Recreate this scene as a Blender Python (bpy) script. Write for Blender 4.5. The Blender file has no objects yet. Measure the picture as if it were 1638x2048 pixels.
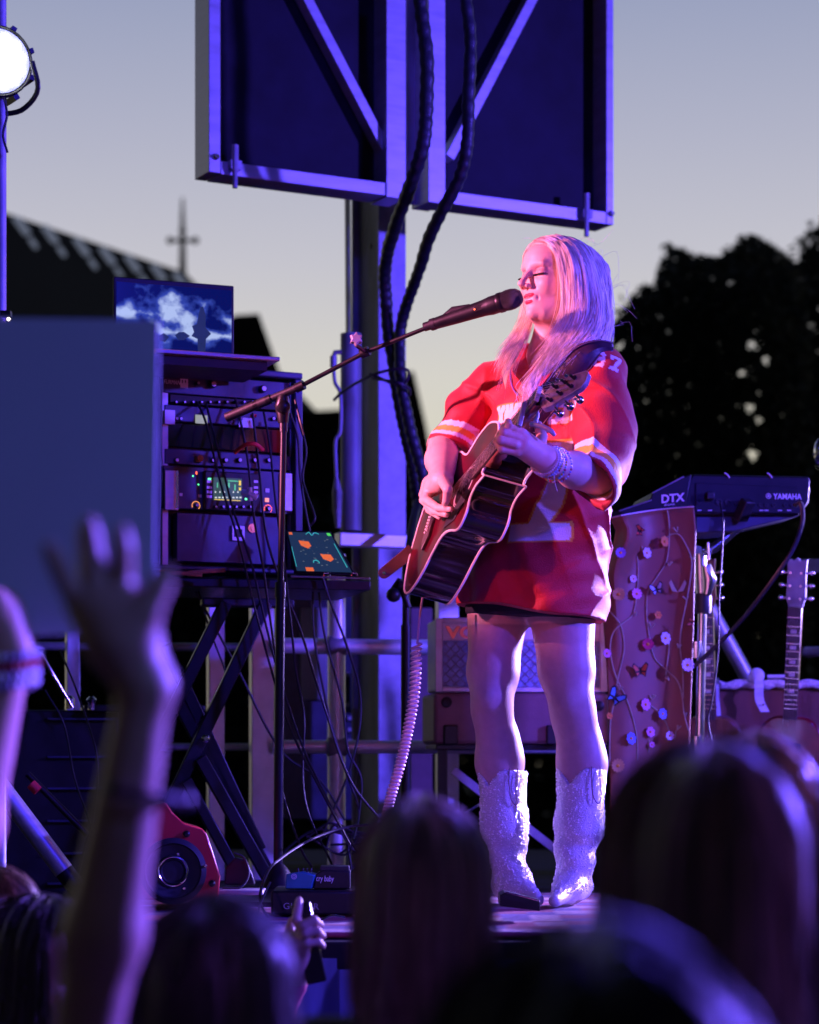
import bpy, bmesh, math, random
import numpy as np
from mathutils import Vector, Matrix, noise as mnoise
from mathutils.bvhtree import BVHTree
R = math.radians
random.seed(7); rng = np.random.default_rng(7)
sc = bpy.context.scene
col = sc.collection
# ---------------------------------------------------------------- camera
H = 1.59          # camera height above the ground
F = 4620.0        # focal length in photo pixels
CX, HY = 819.0, 1520.0
ST = 1.20         # stage deck height
def P(px, py, Y): return Vector(((px-CX)/F*Y, Y, H+(HY-py)/F*Y))
cd = bpy.data.cameras.new("camera"); cam = bpy.data.objects.new("camera", cd); col.objects.link(cam)
cam.location = (0, 0, H); cam.rotation_euler = (R(90), 0, 0)
cd.sensor_fit = 'VERTICAL'; cd.sensor_height = 36; cd.sensor_width = 28.8
cd.lens = F/2048*36; cd.shift_y = (HY-1024)/2048
cd.clip_start = .05; cd.clip_end = 3000
cd.dof.use_dof = True; cd.dof.focus_distance = 5.8; cd.dof.aperture_fstop = 2.9; cd.dof.aperture_blades = 9
sc.camera = cam
sc.view_settings.view_transform = 'Standard'; sc.view_settings.look = 'None'
sc.view_settings.exposure = 0; sc.view_settings.gamma = 1
# ---------------------------------------------------------------- dusk sky
w = bpy.data.worlds.new("World"); sc.world = w; w.use_nodes = True
nt = w.node_tree; nt.nodes.clear()
def N(t, **k):
    n = nt.nodes.new(t)
    for a, b in k.items(): setattr(n, a, b)
    return n
tc = N('ShaderNodeTexCoord'); sp = N('ShaderNodeSeparateXYZ'); nt.links.new(tc.outputs['Generated'], sp.inputs[0])
rp = N('ShaderNodeValToRGB'); nt.links.new(sp.outputs['Z'], rp.inputs[0])
el = rp.color_ramp.elements
stops = [(0.0,(.46,.39,.26)),(.07,(.50,.46,.34)),(.12,(.53,.50,.405)),(.165,(.50,.48,.45)),(.21,(.42,.41,.465)),(.26,(.33,.335,.435)),(.33,(.21,.24,.38)),(.5,(.08,.10,.19)),(1.0,(.03,.04,.09))]
el[0].position = stops[0][0]; el[0].color = (*stops[0][1], 1)
el[1].position = 1.0; el[1].color = (*stops[-1][1], 1)
for p_, c_ in stops[1:-1]:
    e = el.new(p_); e.color = (*c_, 1)
# the afterglow sits on the horizon in front of the camera; the sky behind it is already dark
mr = N('ShaderNodeMapRange'); nt.links.new(sp.outputs['Y'], mr.inputs[0])
mr.inputs[1].default_value = .10; mr.inputs[2].default_value = .85; mr.inputs[3].default_value = .06; mr.inputs[4].default_value = 1
mx = N('ShaderNodeMix', data_type='RGBA', blend_type='MULTIPLY'); mx.inputs[0].default_value = 1
nt.links.new(mr.outputs[0], mx.inputs[7])
sk = N('ShaderNodeTexSky', sky_type='NISHITA'); sk.sun_disc = False; sk.sun_elevation = R(1.5); sk.sun_rotation = R(200)
m2 = N('ShaderNodeMix', data_type='RGBA', blend_type='ADD'); m2.inputs[0].default_value = .02
nt.links.new(rp.outputs[0], m2.inputs[6]); nt.links.new(sk.outputs[0], m2.inputs[7]); nt.links.new(m2.outputs[2], mx.inputs[6])
bg = N('ShaderNodeBackground'); bg.inputs[1].default_value = 1.25
nt.links.new(mx.outputs[2], bg.inputs[0])
wo = N('ShaderNodeOutputWorld'); nt.links.new(bg.outputs[0], wo.inputs[0])
# ---------------------------------------------------------------- stage lamps and added poster fill
def spot(name, loc, tgt, energy, color, size=50, rad=.08, blend=.5):
    l = bpy.data.lights.new(name, 'SPOT'); l.energy = energy; l.color = color
    l.spot_size = R(size); l.spot_blend = blend; l.shadow_soft_size = rad
    o = bpy.data.objects.new(name, l); col.objects.link(o); o.location = loc
    o.rotation_euler = (Vector(tgt)-Vector(loc)).to_track_quat('-Z', 'Y').to_euler()
    return o
spot('blue_stage_lamp', (5.2, 4.6, 3.3), (.1, 6.9, 2.1), 2500, (.11, .065, 1), 62, .10)
spot('blue_wash_lamp', (1.9, 1.6, 3.9), (-.5, 7.0, 1.9), 420, (.05, .03, 1), 50, .12)
spot('pink_key_lamp', (-4.3, 5.0, 3.6), (.30, 6.0, 2.50), 3500, (1, .23, .50), 14, .06)
spot('red_front_lamp', (-2.3, 1.8, 3.6), (.36, 6.0, 2.33), 190, (1, .12, .28), 13, .08)
spot('violet_floor_lamp', (-1.9, 2.0, 1.95), (.33, 6.0, 1.42), 105, (.50, .18, 1), 15, .08)
spot('blue_back_lamp', (3.2, 8.6, 3.6), (.4, 6.0, 2.2), 300, (.16, .08, 1), 40, .08)
spot('violet_rim_lamp', (3.0, 8.3, 2.5), (.36, 6.0, 1.75), 4300, (.36, .25, 1), 24, .06)
spot('audience_rim_lamp', (4.2, 4.75, 2.8), (-.2, 2.3, 1.4), 7500, (.15, .08, 1), 46, .10)
spot('poster_fill_lamp', (2.4, .3, 3.2), (-.75, 2.8, 1.75), 210, (.13, .19, 1), 20, .10)  # added fill aimed at the poster board, no fixture known
spot('crowd_top_lamp', (2.4, 4.3, 4.2), (.1, 2.5, 1.4), 700, (.10, .06, 1), 56, .10)
# ---------------------------------------------------------------- mesh helpers
class MB:
    def __init__(s): s.v = []; s.f = []; s.c = []; s.m = []; s.cur = (1, 1, 1); s.mi = 0
    def add(s, vs, fs):
        b = len(s.v); s.v += [tuple(x) for x in vs]; s.c += [s.cur]*len(vs)
        s.f += [tuple(b+i for i in f) for f in fs]; s.m += [s.mi]*len(fs)
    def obox(s, c, ax, hs):     # oriented box: centre, 3 axes, half sizes
        c = Vector(c); a = [Vector(ax[i])*hs[i] for i in range(3)]
        vs = [c+a[0]*x+a[1]*y+a[2]*z for x in (-1, 1) for y in (-1, 1) for z in (-1, 1)]
        fs = [(0,1,3,2),(4,6,7,5),(0,4,5,1),(2,3,7,6),(0,2,6,4),(1,5,7,3)]
        if a[0].cross(a[1]).dot(a[2]) < 0: fs = [f[::-1] for f in fs]
        s.add(vs, fs)
    def box(s, c, size): s.obox(c, ((1,0,0),(0,1,0),(0,0,1)), [x/2 for x in size])
    def bar(s, a, b, w, d, up=(0,0,1)):   # rectangular bar from a to b
        a = Vector(a); b = Vector(b); t = (b-a).normalized(); up = Vector(up)
        if abs(t.dot(up)) > .99: up = Vector((0,1,0))
        x = t.cross(up).normalized(); y = x.cross(t)
        s.obox((a+b)/2, (x, y, t), (w/2, d/2, (b-a).length/2))
    def tube(s, pts, r, seg=10, caps=True):
        pts = [Vector(p) for p in pts]; n = len(pts)
        rs = [r]*n if not hasattr(r, '__len__') else list(r)
        ring = []; prev = None; vs = []
        for i in range(n):
            t = pts[min(i+1, n-1)]-pts[max(i-1, 0)]
            t = t.normalized() if t.length > 1e-9 else Vector((0,0,1))
            if prev is None:
                a = Vector((0,0,1)) if abs(t.z) < .9 else Vector((1,0,0))
                x = t.cross(a).normalized()
            else:
                x = (prev-t*prev.dot(t))
                x = x.normalized() if x.length > 1e-6 else t.orthogonal().normalized()
            prev = x; y = t.cross(x)
            for k in range(seg):
                an = 2*math.pi*k/seg
                vs.append(pts[i]+(x*math.cos(an)+y*math.sin(an))*rs[i])
        fs = [(i*seg+k, i*seg+(k+1) % seg, (i+1)*seg+(k+1) % seg, (i+1)*seg+k) for i in range(n-1) for k in range(seg)]
        if caps: fs += [tuple(range(seg))[::-1], tuple((n-1)*seg+k for k in range(seg))]
        s.add(vs, fs)
    def lathe(s, prof, o, ax=(0,0,1), seg=24):   # prof: (radius, height along ax)
        ax = Vector(ax).normalized(); x = ax.orthogonal().normalized(); y = ax.cross(x); o = Vector(o)
        vs = [o+ax*h+(x*math.cos(2*math.pi*k/seg)+y*math.sin(2*math.pi*k/seg))*max(r, 1e-5) for r, h in prof for k in range(seg)]
        n = len(prof)
        fs = [(i*seg+k, i*seg+(k+1) % seg, (i+1)*seg+(k+1) % seg, (i+1)*seg+k) for i in range(n-1) for k in range(seg)]
        fs += [tuple(range(seg))[::-1], tuple((n-1)*seg+k for k in range(seg))]
        s.add(vs, fs)
    def ball(s, c, r, sx=10, sy=7, axes=None):
        c = Vector(c); r = (r, r, r) if not hasattr(r, '__len__') else r
        A = axes or (Vector((1,0,0)), Vector((0,1,0)), Vector((0,0,1)))
        vs = []
        for j in range(sy+1):
            ph = math.pi*j/sy
            for k in range(sx):
                th = 2*math.pi*k/sx
                vs.append(c+A[0]*(r[0]*math.sin(ph)*math.cos(th))+A[1]*(r[1]*math.sin(ph)*math.sin(th))+A[2]*(-r[2]*math.cos(ph)))
        s.add(vs, [(j*sx+k, j*sx+(k+1) % sx, (j+1)*sx+(k+1) % sx, (j+1)*sx+k) for j in range(sy) for k in range(sx)])
    def prism(s, pts, d):      # extrude polygon points along vector d
        pts = [Vector(p) for p in pts]; d = Vector(d); n = len(pts)
        nrm = Vector((0,0,0))
        for i in range(n): nrm += (pts[i]-pts[0]).cross(pts[(i+1) % n]-pts[0])
        if nrm.dot(d) < 0: pts = pts[::-1]
        s.add(pts+[p+d for p in pts], [tuple(range(n))[::-1], tuple(range(n, 2*n))]+[(i, (i+1) % n, n+(i+1) % n, n+i) for i in range(n)])
    def grid(s, rows):
        n = len(rows[0]); m = len(rows)
        s.add([p for r in rows for p in r], [(j*n+i, j*n+i+1, (j+1)*n+i+1, (j+1)*n+i) for j in range(m-1) for i in range(n-1)])
    def build(s, name, mats, parent=None, smooth=True, bevel=0, solid=0, angle=35):
        me = bpy.data.meshes.new(name); me.from_pydata(s.v, [], s.f)
        mats = mats if isinstance(mats, (list, tuple)) else [mats]
        for m in mats: me.materials.append(m)
        me.polygons.foreach_set('material_index', s.m)
        if any(c != (1, 1, 1) for c in s.c):
            at = me.color_attributes.new('col', 'FLOAT_COLOR', 'POINT')
            at.data.foreach_set('color', np.array([(*c, 1) for c in s.c], dtype=np.float32).ravel())
        me.update()
        if smooth: me.shade_smooth(); me.set_sharp_from_angle(angle=R(angle))
        o = bpy.data.objects.new(name, me); link(o, parent)
        if solid:
            md = o.modifiers.new('solid', 'SOLIDIFY'); md.thickness = solid; md.offset = 0
        if bevel:
            md = o.modifiers.new('bevel', 'BEVEL'); md.width = bevel; md.segments = 2; md.limit_method = 'ANGLE'; md.angle_limit = R(40)
        return o
def link(o, parent=None):
    col.objects.link(o)
    if parent is not None:
        o.parent = parent
        if parent.type == 'EMPTY': o.matrix_parent_inverse = Matrix.Translation(parent.location).inverted()
def tag(o, label=None, cat=None, group=None, kind=None):
    if label: o['label'] = label
    if cat: o['category'] = cat
    if group: o['group'] = group
    if kind: o['kind'] = kind
    return o
def thing(name, loc, label, cat, group=None):
    o = bpy.data.objects.new(name, None); o.empty_display_size = .05; o.location = loc
    col.objects.link(o); return tag(o, label, cat, group)
U = Vector((.883, .469, 0)); V = Vector((.469, -.883, 0)); Z = Vector((0, 0, 1))   # stage direction, stage front
class Pl:    # an upright plane in the place; pixels of the photograph measured onto it
    def __init__(s, px, Y, yaw=28):
        s.o = P(px, HY, Y); s.o.z = 0; a = R(yaw); s.u = Vector((math.cos(a), math.sin(a), 0)); s.n = Vector((math.sin(a), -math.cos(a), 0))
    def t(s, px, off=0):
        k = (px-CX)/F; o = s.o+s.n*off
        return (k*o.y-o.x)/(s.u.x-k*s.u.y)
    def pt(s, px, py, off=0):
        p = s.o+s.n*off+s.u*s.t(px, off); return P(px, py, p.y)
    def box(s, mb, x0, y0, x1, y1, o0, o1):
        cx = (x0+x1)/2; of = max(o0, o1)
        t0, t1 = s.t(x0, of), s.t(x1, of); z0, z1 = s.pt(cx, y1, of).z, s.pt(cx, y0, of).z
        c = s.o+s.u*(t0+t1)/2+s.n*(o0+o1)/2; c.z = (z0+z1)/2
        mb.obox(c, (s.u, s.n, Z), (abs(t1-t0)/2, abs(o1-o0)/2, abs(z1-z0)/2))
def catmull(pts, n):
    p = np.array([tuple(q) for q in pts], float); m = len(p)
    q = np.vstack([2*p[0]-p[1], p, 2*p[-1]-p[-2]])
    t = np.linspace(0, m-1-1e-9, n); i = t.astype(int); f = (t-i)[:, None]
    a, b, c, d = q[i], q[i+1], q[i+2], q[i+3]
    return .5*((2*b)+(c-a)*f+(2*a-5*b+4*c-d)*f*f+(3*b-a-3*c+d)*f**3)
def cable(name, pts, r, m, label, cat='cable', group=None, parent=None, n=40, wob=0.0):
    c = catmull(pts, n)
    if wob:
        for i in range(n): c[i] += np.array(mnoise.noise_vector(Vector(c[i])*6+Vector((len(name), r*900, 0))))*wob
    mb = MB(); mb.tube(c, r, 8); o = mb.build(name, m, parent)
    if parent is None: tag(o, label, cat, group)
    return o
def text(name, s, size, origin, ux, uy, mat_, parent, ext=.0006, sx=1.0, shear=0, align='LEFT', offset=0.0, spacing=1.0):
    cu = bpy.data.curves.new(name, 'FONT'); cu.body = s; cu.size = size; cu.extrude = ext; cu.shear = shear; cu.align_x = align
    cu.offset = offset; cu.space_character = spacing; cu.resolution_u = 3
    o = bpy.data.objects.new('tmp', cu); col.objects.link(o)
    bpy.context.view_layer.update()
    me = bpy.data.meshes.new_from_object(o.evaluated_get(bpy.context.evaluated_depsgraph_get()))
    bpy.data.objects.remove(o); bpy.data.curves.remove(cu)
    ux = Vector(ux).normalized(); uy = Vector(uy).normalized(); un = ux.cross(uy)
    M = Matrix(((ux.x*sx, uy.x, un.x, 0), (ux.y*sx, uy.y, un.y, 0), (ux.z*sx, uy.z, un.z, 0), (0, 0, 0, 1)))
    me.transform(Matrix.Translation(Vector(origin)) @ M); me.materials.clear(); me.materials.append(mat_); me.name = name
    ob = bpy.data.objects.new(name, me); link(ob, parent); return ob
# ---------------------------------------------------------------- materials
def mat(name, c, rough=.5, metal=0, var=.15, scale=20, bump=0, bscale=60, coat=0, emit=None, es=1, attr=False, sss=0, spec=.5, sheen=0, stretch=None, aniso=0, trans=0):
    m = bpy.data.materials.new(name); m.use_nodes = True; t = m.node_tree; b = t.nodes['Principled BSDF']
    L = t.links.new
    co = t.nodes.new('ShaderNodeTexCoord'); mp = t.nodes.new('ShaderNodeMapping'); L(co.outputs['Object'], mp.inputs[0])
    if stretch: mp.inputs['Scale'].default_value = stretch
    no = t.nodes.new('ShaderNodeTexNoise'); no.inputs['Scale'].default_value = scale; no.inputs['Detail'].default_value = 5; L(mp.outputs[0], no.inputs['Vector'])
    mr = t.nodes.new('ShaderNodeMapRange'); mr.inputs[1].default_value = .3; mr.inputs[2].default_value = .7
    mr.inputs[3].default_value = 1-var; mr.inputs[4].default_value = 1+var; L(no.outputs[0], mr.inputs[0])
    mx = t.nodes.new('ShaderNodeMix'); mx.data_type = 'RGBA'; mx.blend_type = 'MULTIPLY'; mx.inputs[0].default_value = 1
    if attr:
        at = t.nodes.new('ShaderNodeAttribute'); at.attribute_name = 'col'; L(at.outputs['Color'], mx.inputs[6])
    else: mx.inputs[6].default_value = (*c, 1)
    L(mr.outputs[0], mx.inputs[7]); L(mx.outputs[2], b.inputs['Base Color'])
    r2 = t.nodes.new('ShaderNodeMapRange'); r2.inputs[3].default_value = max(0, rough-.08); r2.inputs[4].default_value = min(1, rough+.1)
    L(no.outputs[0], r2.inputs[0]); L(r2.outputs[0], b.inputs['Roughness'])
    b.inputs['Metallic'].default_value = metal; b.inputs['Coat Weight'].default_value = coat; b.inputs['Coat Roughness'].default_value = .06
    b.inputs['Specular IOR Level'].default_value = spec; b.inputs['Sheen Weight'].default_value = sheen
    b.inputs['Anisotropic'].default_value = aniso; b.inputs['Transmission Weight'].default_value = trans
    if sss:
        b.inputs['Subsurface Weight'].default_value = sss; b.inputs['Subsurface Radius'].default_value = (1, .35, .2); b.inputs['Subsurface Scale'].default_value = .008
    if bump:
        n2 = t.nodes.new('ShaderNodeTexNoise'); n2.inputs['Scale'].default_value = bscale; n2.inputs['Detail'].default_value = 6; L(mp.outputs[0], n2.inputs['Vector'])
        bp = t.nodes.new('ShaderNodeBump'); bp.inputs['Strength'].default_value = bump; bp.inputs['Distance'].default_value = .004
        L(n2.outputs[0], bp.inputs['Height']); L(bp.outputs[0], b.inputs['Normal'])
    if emit: b.inputs['Emission Color'].default_value = (*emit, 1); b.inputs['Emission Strength'].default_value = es
    return m
M = dict(
 alu=mat('brushed_aluminium', (.50,.49,.54), .42, .6, .12, 8, .06, 120, stretch=(1,1,6)),
 rail=mat('silver_tube', (.84,.83,.88), .38, .35, .12, 12, .05, 90),
 galv=mat('galvanised_steel', (.33,.32,.36), .55, .5, .3, 14, .15, 40),
 galvdark=mat('weathered_steel', (.27,.27,.29), .6, .35, .45, 9, .2, 30, stretch=(1,1,.35)),
 ply=mat('dark_screen_back', (.010,.010,.017), .65, 0, .6, 7, .15, 90, spec=.25),
 black=mat('black_plastic', (.010,.010,.011), .42, 0, .2, 30, .05, 200, spec=.35),
 blackm=mat('black_metal', (.011,.011,.012), .36, .1, .2, 30, .03, 200, spec=.4),
 rubber=mat('black_rubber', (.014,.014,.016), .5, 0, .2, 40, .1, 120),
 chrome=mat('chrome', (.75,.75,.77), .16, 1, .05, 20),
 corr=mat('cable_sleeve', (.02,.02,.03), .45, 0, .3, 40, .3, 80),
 tape=mat('white_label_tape', (.7,.66,.5), .6, 0, .08),
 deck=mat('black_deck', (.016,.016,.019), .85, 0, .4, 6, .2, 60, spec=.08),
 skirt=mat('blue_skirt_cloth', (.05,.06,.12), .7, 0, .35, 12, .5, 30, stretch=(1,1,.3), sheen=.3),
 rug=mat('woven_rug', (.28,.12,.16), .9, 0, .55, 26, .6, 200),
 ground=mat('asphalt', (.022,.022,.022), .9, 0, .3, 3, .4, 60),
 skin=mat('skin', (.70,.45,.36), .46, 0, .07, 45, .18, 380, attr=True, sss=.15),
 tights=mat('skin_dark', (.45,.28,.22), .5, 0, .08, 30, .06, 200, sss=.15),
 hair=mat('blonde_hair', (.80,.68,.52), .42, 0, .35, 60, 0, 60, spec=.5, sheen=.2, attr=True, stretch=(1,1,.15)),
 jersey=mat('jersey_cloth', (.7,.02,.03), .58, 0, .06, 12, .4, 300, attr=True, sheen=.25, spec=.4),
 boot=mat('rhinestone_boot', (.60,.58,.64), .34, .25, .35, 700, .55, 420),
 gem=mat('rhinestone', (.95,.94,.97), .15, 0, .1, 30, coat=1, spec=1),
 gold=mat('gold_metal', (.42,.30,.14), .3, 1, .1),
 white=mat('white_print', (.80,.79,.80), .55, 0, .05, 30, .1, 300),
 goldprint=mat('gold_print', (.78,.42,.05), .55, 0, .05, 30, .1, 300),
 gloss=mat('black_lacquer', (.012,.008,.010), .2, 0, .2, 6, .02, 8, coat=1, spec=.6),
 burst=mat('red_burst_lacquer', (.06,.003,.008), .38, 0, .8, 7, .05, 12, coat=.14, spec=.06, stretch=(3,1,.4)),
 ivory=mat('ivory_binding', (.78,.72,.66), .35, 0, .05),
 rosew=mat('fretboard', (.08,.05,.045), .45, 0, .3, 30, .1, 90),
 mahog=mat('mahogany', (.22,.08,.05), .28, 0, .3, 14, .05, 60, coat=.4, stretch=(1,1,.2)),
 string=mat('steel_string', (.8,.78,.75), .25, 1, .05),
 strap=mat('strap_leather', (.045,.02,.04), .42, 0, .25, 18, .15, 90),
 brown=mat('brown_leather', (.14,.055,.045), .55, 0, .25, 18, .2, 90),
 banner=mat('brown_printed_cloth', (.25,.105,.05), .5, 0, .12, 5, .12, 500, sheen=.1),
 vine=mat('vine_stem', (.40,.38,.22), .7, 0, .2, 60),
 petal=mat('flower_petal', (.8,.5,.6), .7, 0, .12, 200, attr=True),
 cream=mat('cream_vinyl', (.78,.75,.74), .5, 0, .08, 30, .2, 200),
 cherry=mat('cherry_lacquer', (.20,.008,.015), .2, 0, .3, 10, .03, 60, coat=1),
 tan=mat('tan_vinyl', (.22,.12,.13), .55, 0, .12, 20, .25, 200),
 grille=mat('diamond_grille_cloth', (.26,.34,.55), .6, 0, .3, 60, .4, 200),
 fur=mat('fleece_lining', (.70,.60,.55), .95, 0, .35, 90, .8, 160, sheen=.5),
 redp=mat('red_paint', (.55,.015,.03), .35, 0, .15, 8, .05, 60, coat=.3),
 screenbk=mat('screen_black', (.01,.01,.012), .1, 0, .1),
 stone=mat('church_slate', (.018,.018,.022), .8, 0, .4, 1.2, .3, 8),
 wallm=mat('church_wall', (.03,.028,.03), .9, 0, .3, .8, .3, 5),
 pane_glint=mat('roof_window', (.30,.32,.38), .25, 0, .2, 2, emit=(.10,.115,.16), es=1),  # emission stands in for sky glints on the panes
 leaf=mat('dark_leaves', (.022,.032,.018), .7, 0, .5, 3),
 bark=mat('bark', (.03,.025,.02), .9, 0, .4, 8, .6, 30),
 sign=mat('grey_poster_board', (.42,.44,.50), .7, 0, .05, 3, .05, 60),
 cloth_dark=mat('dark_shirt', (.02,.02,.028), .8, 0, .25, 20, .3, 150),
 cloth_pink=mat('pink_sleeve', (.45,.04,.16), .8, 0, .2, 20, .3, 150),
 chair=mat('crowd_hair', (.05,.035,.025), .38, 0, .5, 60, 0, spec=.55, sheen=.1, attr=True, stretch=(1,1,.15)),
 blueped=mat('teal_pedal', (.02,.16,.28), .35, .3, .1),
 coil=mat('pink_coil_cable', (.75,.48,.50), .35, 0, .05),
 lamp=mat('lamp_lens', (1,1,1), .3, emit=(.93,.95,1), es=14),
 lampdim=mat('lamp_reflector', (.5,.5,.5), .3, emit=(.70,.78,1), es=.7),
 blue_box=mat('blue_tinted_panel', (.045,.05,.09), .42, .2, .4, 10, .1, 60),
 orange=mat('orange_rubber', (.6,.2,.05), .6),
 redrub=mat('red_rubber', (.6,.02,.03), .5),
 woodlt=mat('drumstick_wood', (.45,.17,.09), .4, 0, .25, 40, .05, stretch=(.3,1,1)),
)
def glow(name, c, s=1.0): return mat(name, (.01,.01,.01), .3, emit=c, es=s)
# ---------------------------------------------------------------- implicit surfaces
def A3(v): return np.array(tuple(v), float)
def caps(Q, a, b, ra, rb):
    a = A3(a); b = A3(b); ab = b-a; t = np.clip(((Q-a)@ab)/(ab@ab), 0, 1)
    return np.linalg.norm(Q-a-t[:, None]*ab, axis=1)-(ra+(rb-ra)*t)
def ell(Q, c, r, B=None):
    q = Q-A3(c)
    if B is not None: q = q@B
    r = np.array(r, float); k = np.linalg.norm(q/r, axis=1)+1e-9; k1 = np.linalg.norm(q/(r*r), axis=1)+1e-9
    return k*(k-1)/k1
def smin(a, b, k):
    h = np.clip(.5+.5*(b-a)/k, 0, 1); return b*(1-h)+a*h-k*h*(1-h)
def smax(a, b, k): return -smin(-a, -b, k)
def basis(f, l, u): return np.array([tuple(f), tuple(l), tuple(u)]).T     # columns
def surfnet(f, lo, hi, vox):
    lo = np.array(lo, float); hi = np.array(hi, float); n = np.ceil((hi-lo)/vox).astype(int)+1
    xs = [lo[i]+np.arange(n[i])*vox for i in range(3)]
    D = np.empty(n, np.float32)
    yy, zz = np.meshgrid(xs[1], xs[2], indexing='ij'); yz = np.stack([yy.ravel(), zz.ravel()], 1)
    step = max(1, int(200000/len(yz)))
    for i in range(0, n[0], step):
        k = min(step, n[0]-i)
        Q = np.empty((k*len(yz), 3)); Q[:, 0] = np.repeat(xs[0][i:i+k], len(yz)); Q[:, 1:] = np.tile(yz, (k, 1))
        D[i:i+k] = f(Q).reshape(k, n[1], n[2])
    s = D < 0; c = n-1
    acc = np.zeros((*c, 3), np.float32); cnt = np.zeros(c, np.float32)
    sl = lambda d, o: slice(o, o+c[d])
    for ax in range(3):
        o1, o2 = [a for a in range(3) if a != ax]
        for i in (0, 1):
            for j in (0, 1):
                A = [0]*3; A[o1] = i; A[o2] = j; Bq = list(A); Bq[ax] = 1
                da = D[tuple(sl(d, A[d]) for d in range(3))]; db = D[tuple(sl(d, Bq[d]) for d in range(3))]
                m = (da < 0) != (db < 0)
                t = da[m]/(da[m]-db[m])
                q = np.zeros((len(t), 3), np.float32); q[:, o1] = i; q[:, o2] = j; q[:, ax] = t
                acc[m] += q; cnt[m] += 1
    act = cnt > 0; idx = -np.ones(c, np.int64); idx[act] = np.arange(act.sum())
    ijk = np.argwhere(act); vs = lo+(ijk+acc[act]/cnt[act][:, None])*vox
    fs = []
    for ax in range(3):
        o1, o2 = (ax+1) % 3, (ax+2) % 3
        a = [slice(None)]*3; b = [slice(None)]*3
        a[ax] = slice(0, n[ax]-1); b[ax] = slice(1, n[ax])
        m = s[tuple(a)] != s[tuple(b)]
        e = np.argwhere(m); ok = (e[:, o1] > 0) & (e[:, o2] > 0) & (e[:, o1] < c[o1]) & (e[:, o2] < c[o2]); e = e[ok]
        if not len(e): continue
        def g(d1, d2):
            q = e.copy(); q[:, o1] -= d1; q[:, o2] -= d2; return idx[q[:, 0], q[:, 1], q[:, 2]]
        quad = np.stack([g(1, 1), g(0, 1), g(0, 0), g(1, 0)], 1)
        ins = s[e[:, 0], e[:, 1], e[:, 2]]; quad[~ins] = quad[~ins][:, ::-1]
        fs.append(quad)
    return vs, np.vstack(fs)
def implicit(name, f, regions, m, parent=None, colf=None, relax=1):
    VS = []; FS = []; b = 0
    for lo, hi, vox in regions:
        v, q = surfnet(f, lo, hi, vox); VS.append(v); FS.append(q+b); b += len(v)
    v = np.vstack(VS); q = np.vstack(FS)
    for _ in range(relax):      # light smoothing of interior vertices
        s_ = np.zeros_like(v); c_ = np.zeros(len(v))
        for k in range(4):
            a_, b_ = q[:, k], q[:, (k+1) % 4]
            np.add.at(s_, a_, v[b_]); np.add.at(c_, a_, 1); np.add.at(s_, b_, v[a_]); np.add.at(c_, b_, 1)
        ok = c_ >= 6; v[ok] = v[ok]*.5+.5*s_[ok]/c_[ok][:, None]
    me = bpy.data.meshes.new(name); me.from_pydata(v.tolist(), [], q.tolist()); me.materials.append(m)
    if colf is not None:
        at = me.color_attributes.new('col', 'FLOAT_COLOR', 'POINT'); c = np.ones((len(v), 4), np.float32); c[:, :3] = colf(v)
        at.data.foreach_set('color', c.ravel())
    me.update(); me.shade_smooth()
    o = bpy.data.objects.new(name, me); link(o, parent); return o
def strands(mb, guides, n, r=.0007, jit=.004, pts=14, tip=.012, cols=((.8,.68,.5),), spread=None, seg=3, curl=0, root=None):
    G = np.array([catmull(g, pts) for g in guides]); m = len(G)
    for k in range(n):
        s_ = random.random()*(m-1); i = min(int(s_), m-2); f = s_-i; f = f*f*(3-2*f) if m > 2 else f
        c = G[i]*(1-f)+G[i+1]*f
        L = random.uniform(.75, 1.05); t = np.linspace(0, 1, pts)
        o = rng.normal(0, jit, 3); o2 = rng.normal(0, tip, 3)
        c = c+o*(.5+.5*t[:, None])+o2*(t[:, None]**2)
        if curl:
            ph = random.random()*6.3; c[:, 0] += curl*np.sin(t*9+ph)*t; c[:, 2] += curl*np.cos(t*7+ph)*t*.5
        kk = max(4, int(pts*min(1, L))); c = c[:kk]
        cc = np.array(random.choice(cols))*random.uniform(.75, 1.2)
        if root is not None: base = len(mb.c)
        mb.cur = tuple(cc); rr = r*random.uniform(.6, 1.5)
        mb.tube(c, [rr*(1-.75*(q/(kk-1))**2) for q in range(kk)], seg, False)
        if root is not None:
            for q in range(base, len(mb.c)):
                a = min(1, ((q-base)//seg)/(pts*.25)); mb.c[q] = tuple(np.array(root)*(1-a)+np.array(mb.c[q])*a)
def hairsheet(mb, guides, off, cc, pts=16, n=14):
    G = np.array([catmull(g, pts) for g in guides]); m = len(G); rows = []
    for s_ in np.linspace(0, m-1-1e-6, n):
        i = int(s_); f = s_-i; rows.append([tuple(p) for p in G[i]*(1-f)+G[i+1]*f+np.array(off)])
    mb.cur = cc; mb.grid(rows)
# ================================================================ setting
mb = MB(); mb.box((0, 500, -.02), (2400, 1100, .04)); tag(mb.build('ground', M['ground']), 'dark asphalt ground', None, None, 'structure')
mb = MB(); mb.box((0, 7.5, ST-.03), (9, 5.1, .06)); tag(mb.build('stage_deck', M['deck'], bevel=.004), None, None, None, 'structure')
mb = MB(); rows = []
for j in range(2): rows.append([(-4.5+i*.03, 4.935+.02*math.sin(i*.9+math.sin(i*.23)*3), ST-.035-j*1.1) for i in range(301)])
mb.grid(rows[::-1]); tag(mb.build('stage_skirt', M['skirt'], solid=.006), 'pleated dark blue skirt cloth hanging along the stage front', 'stage skirt')
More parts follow.
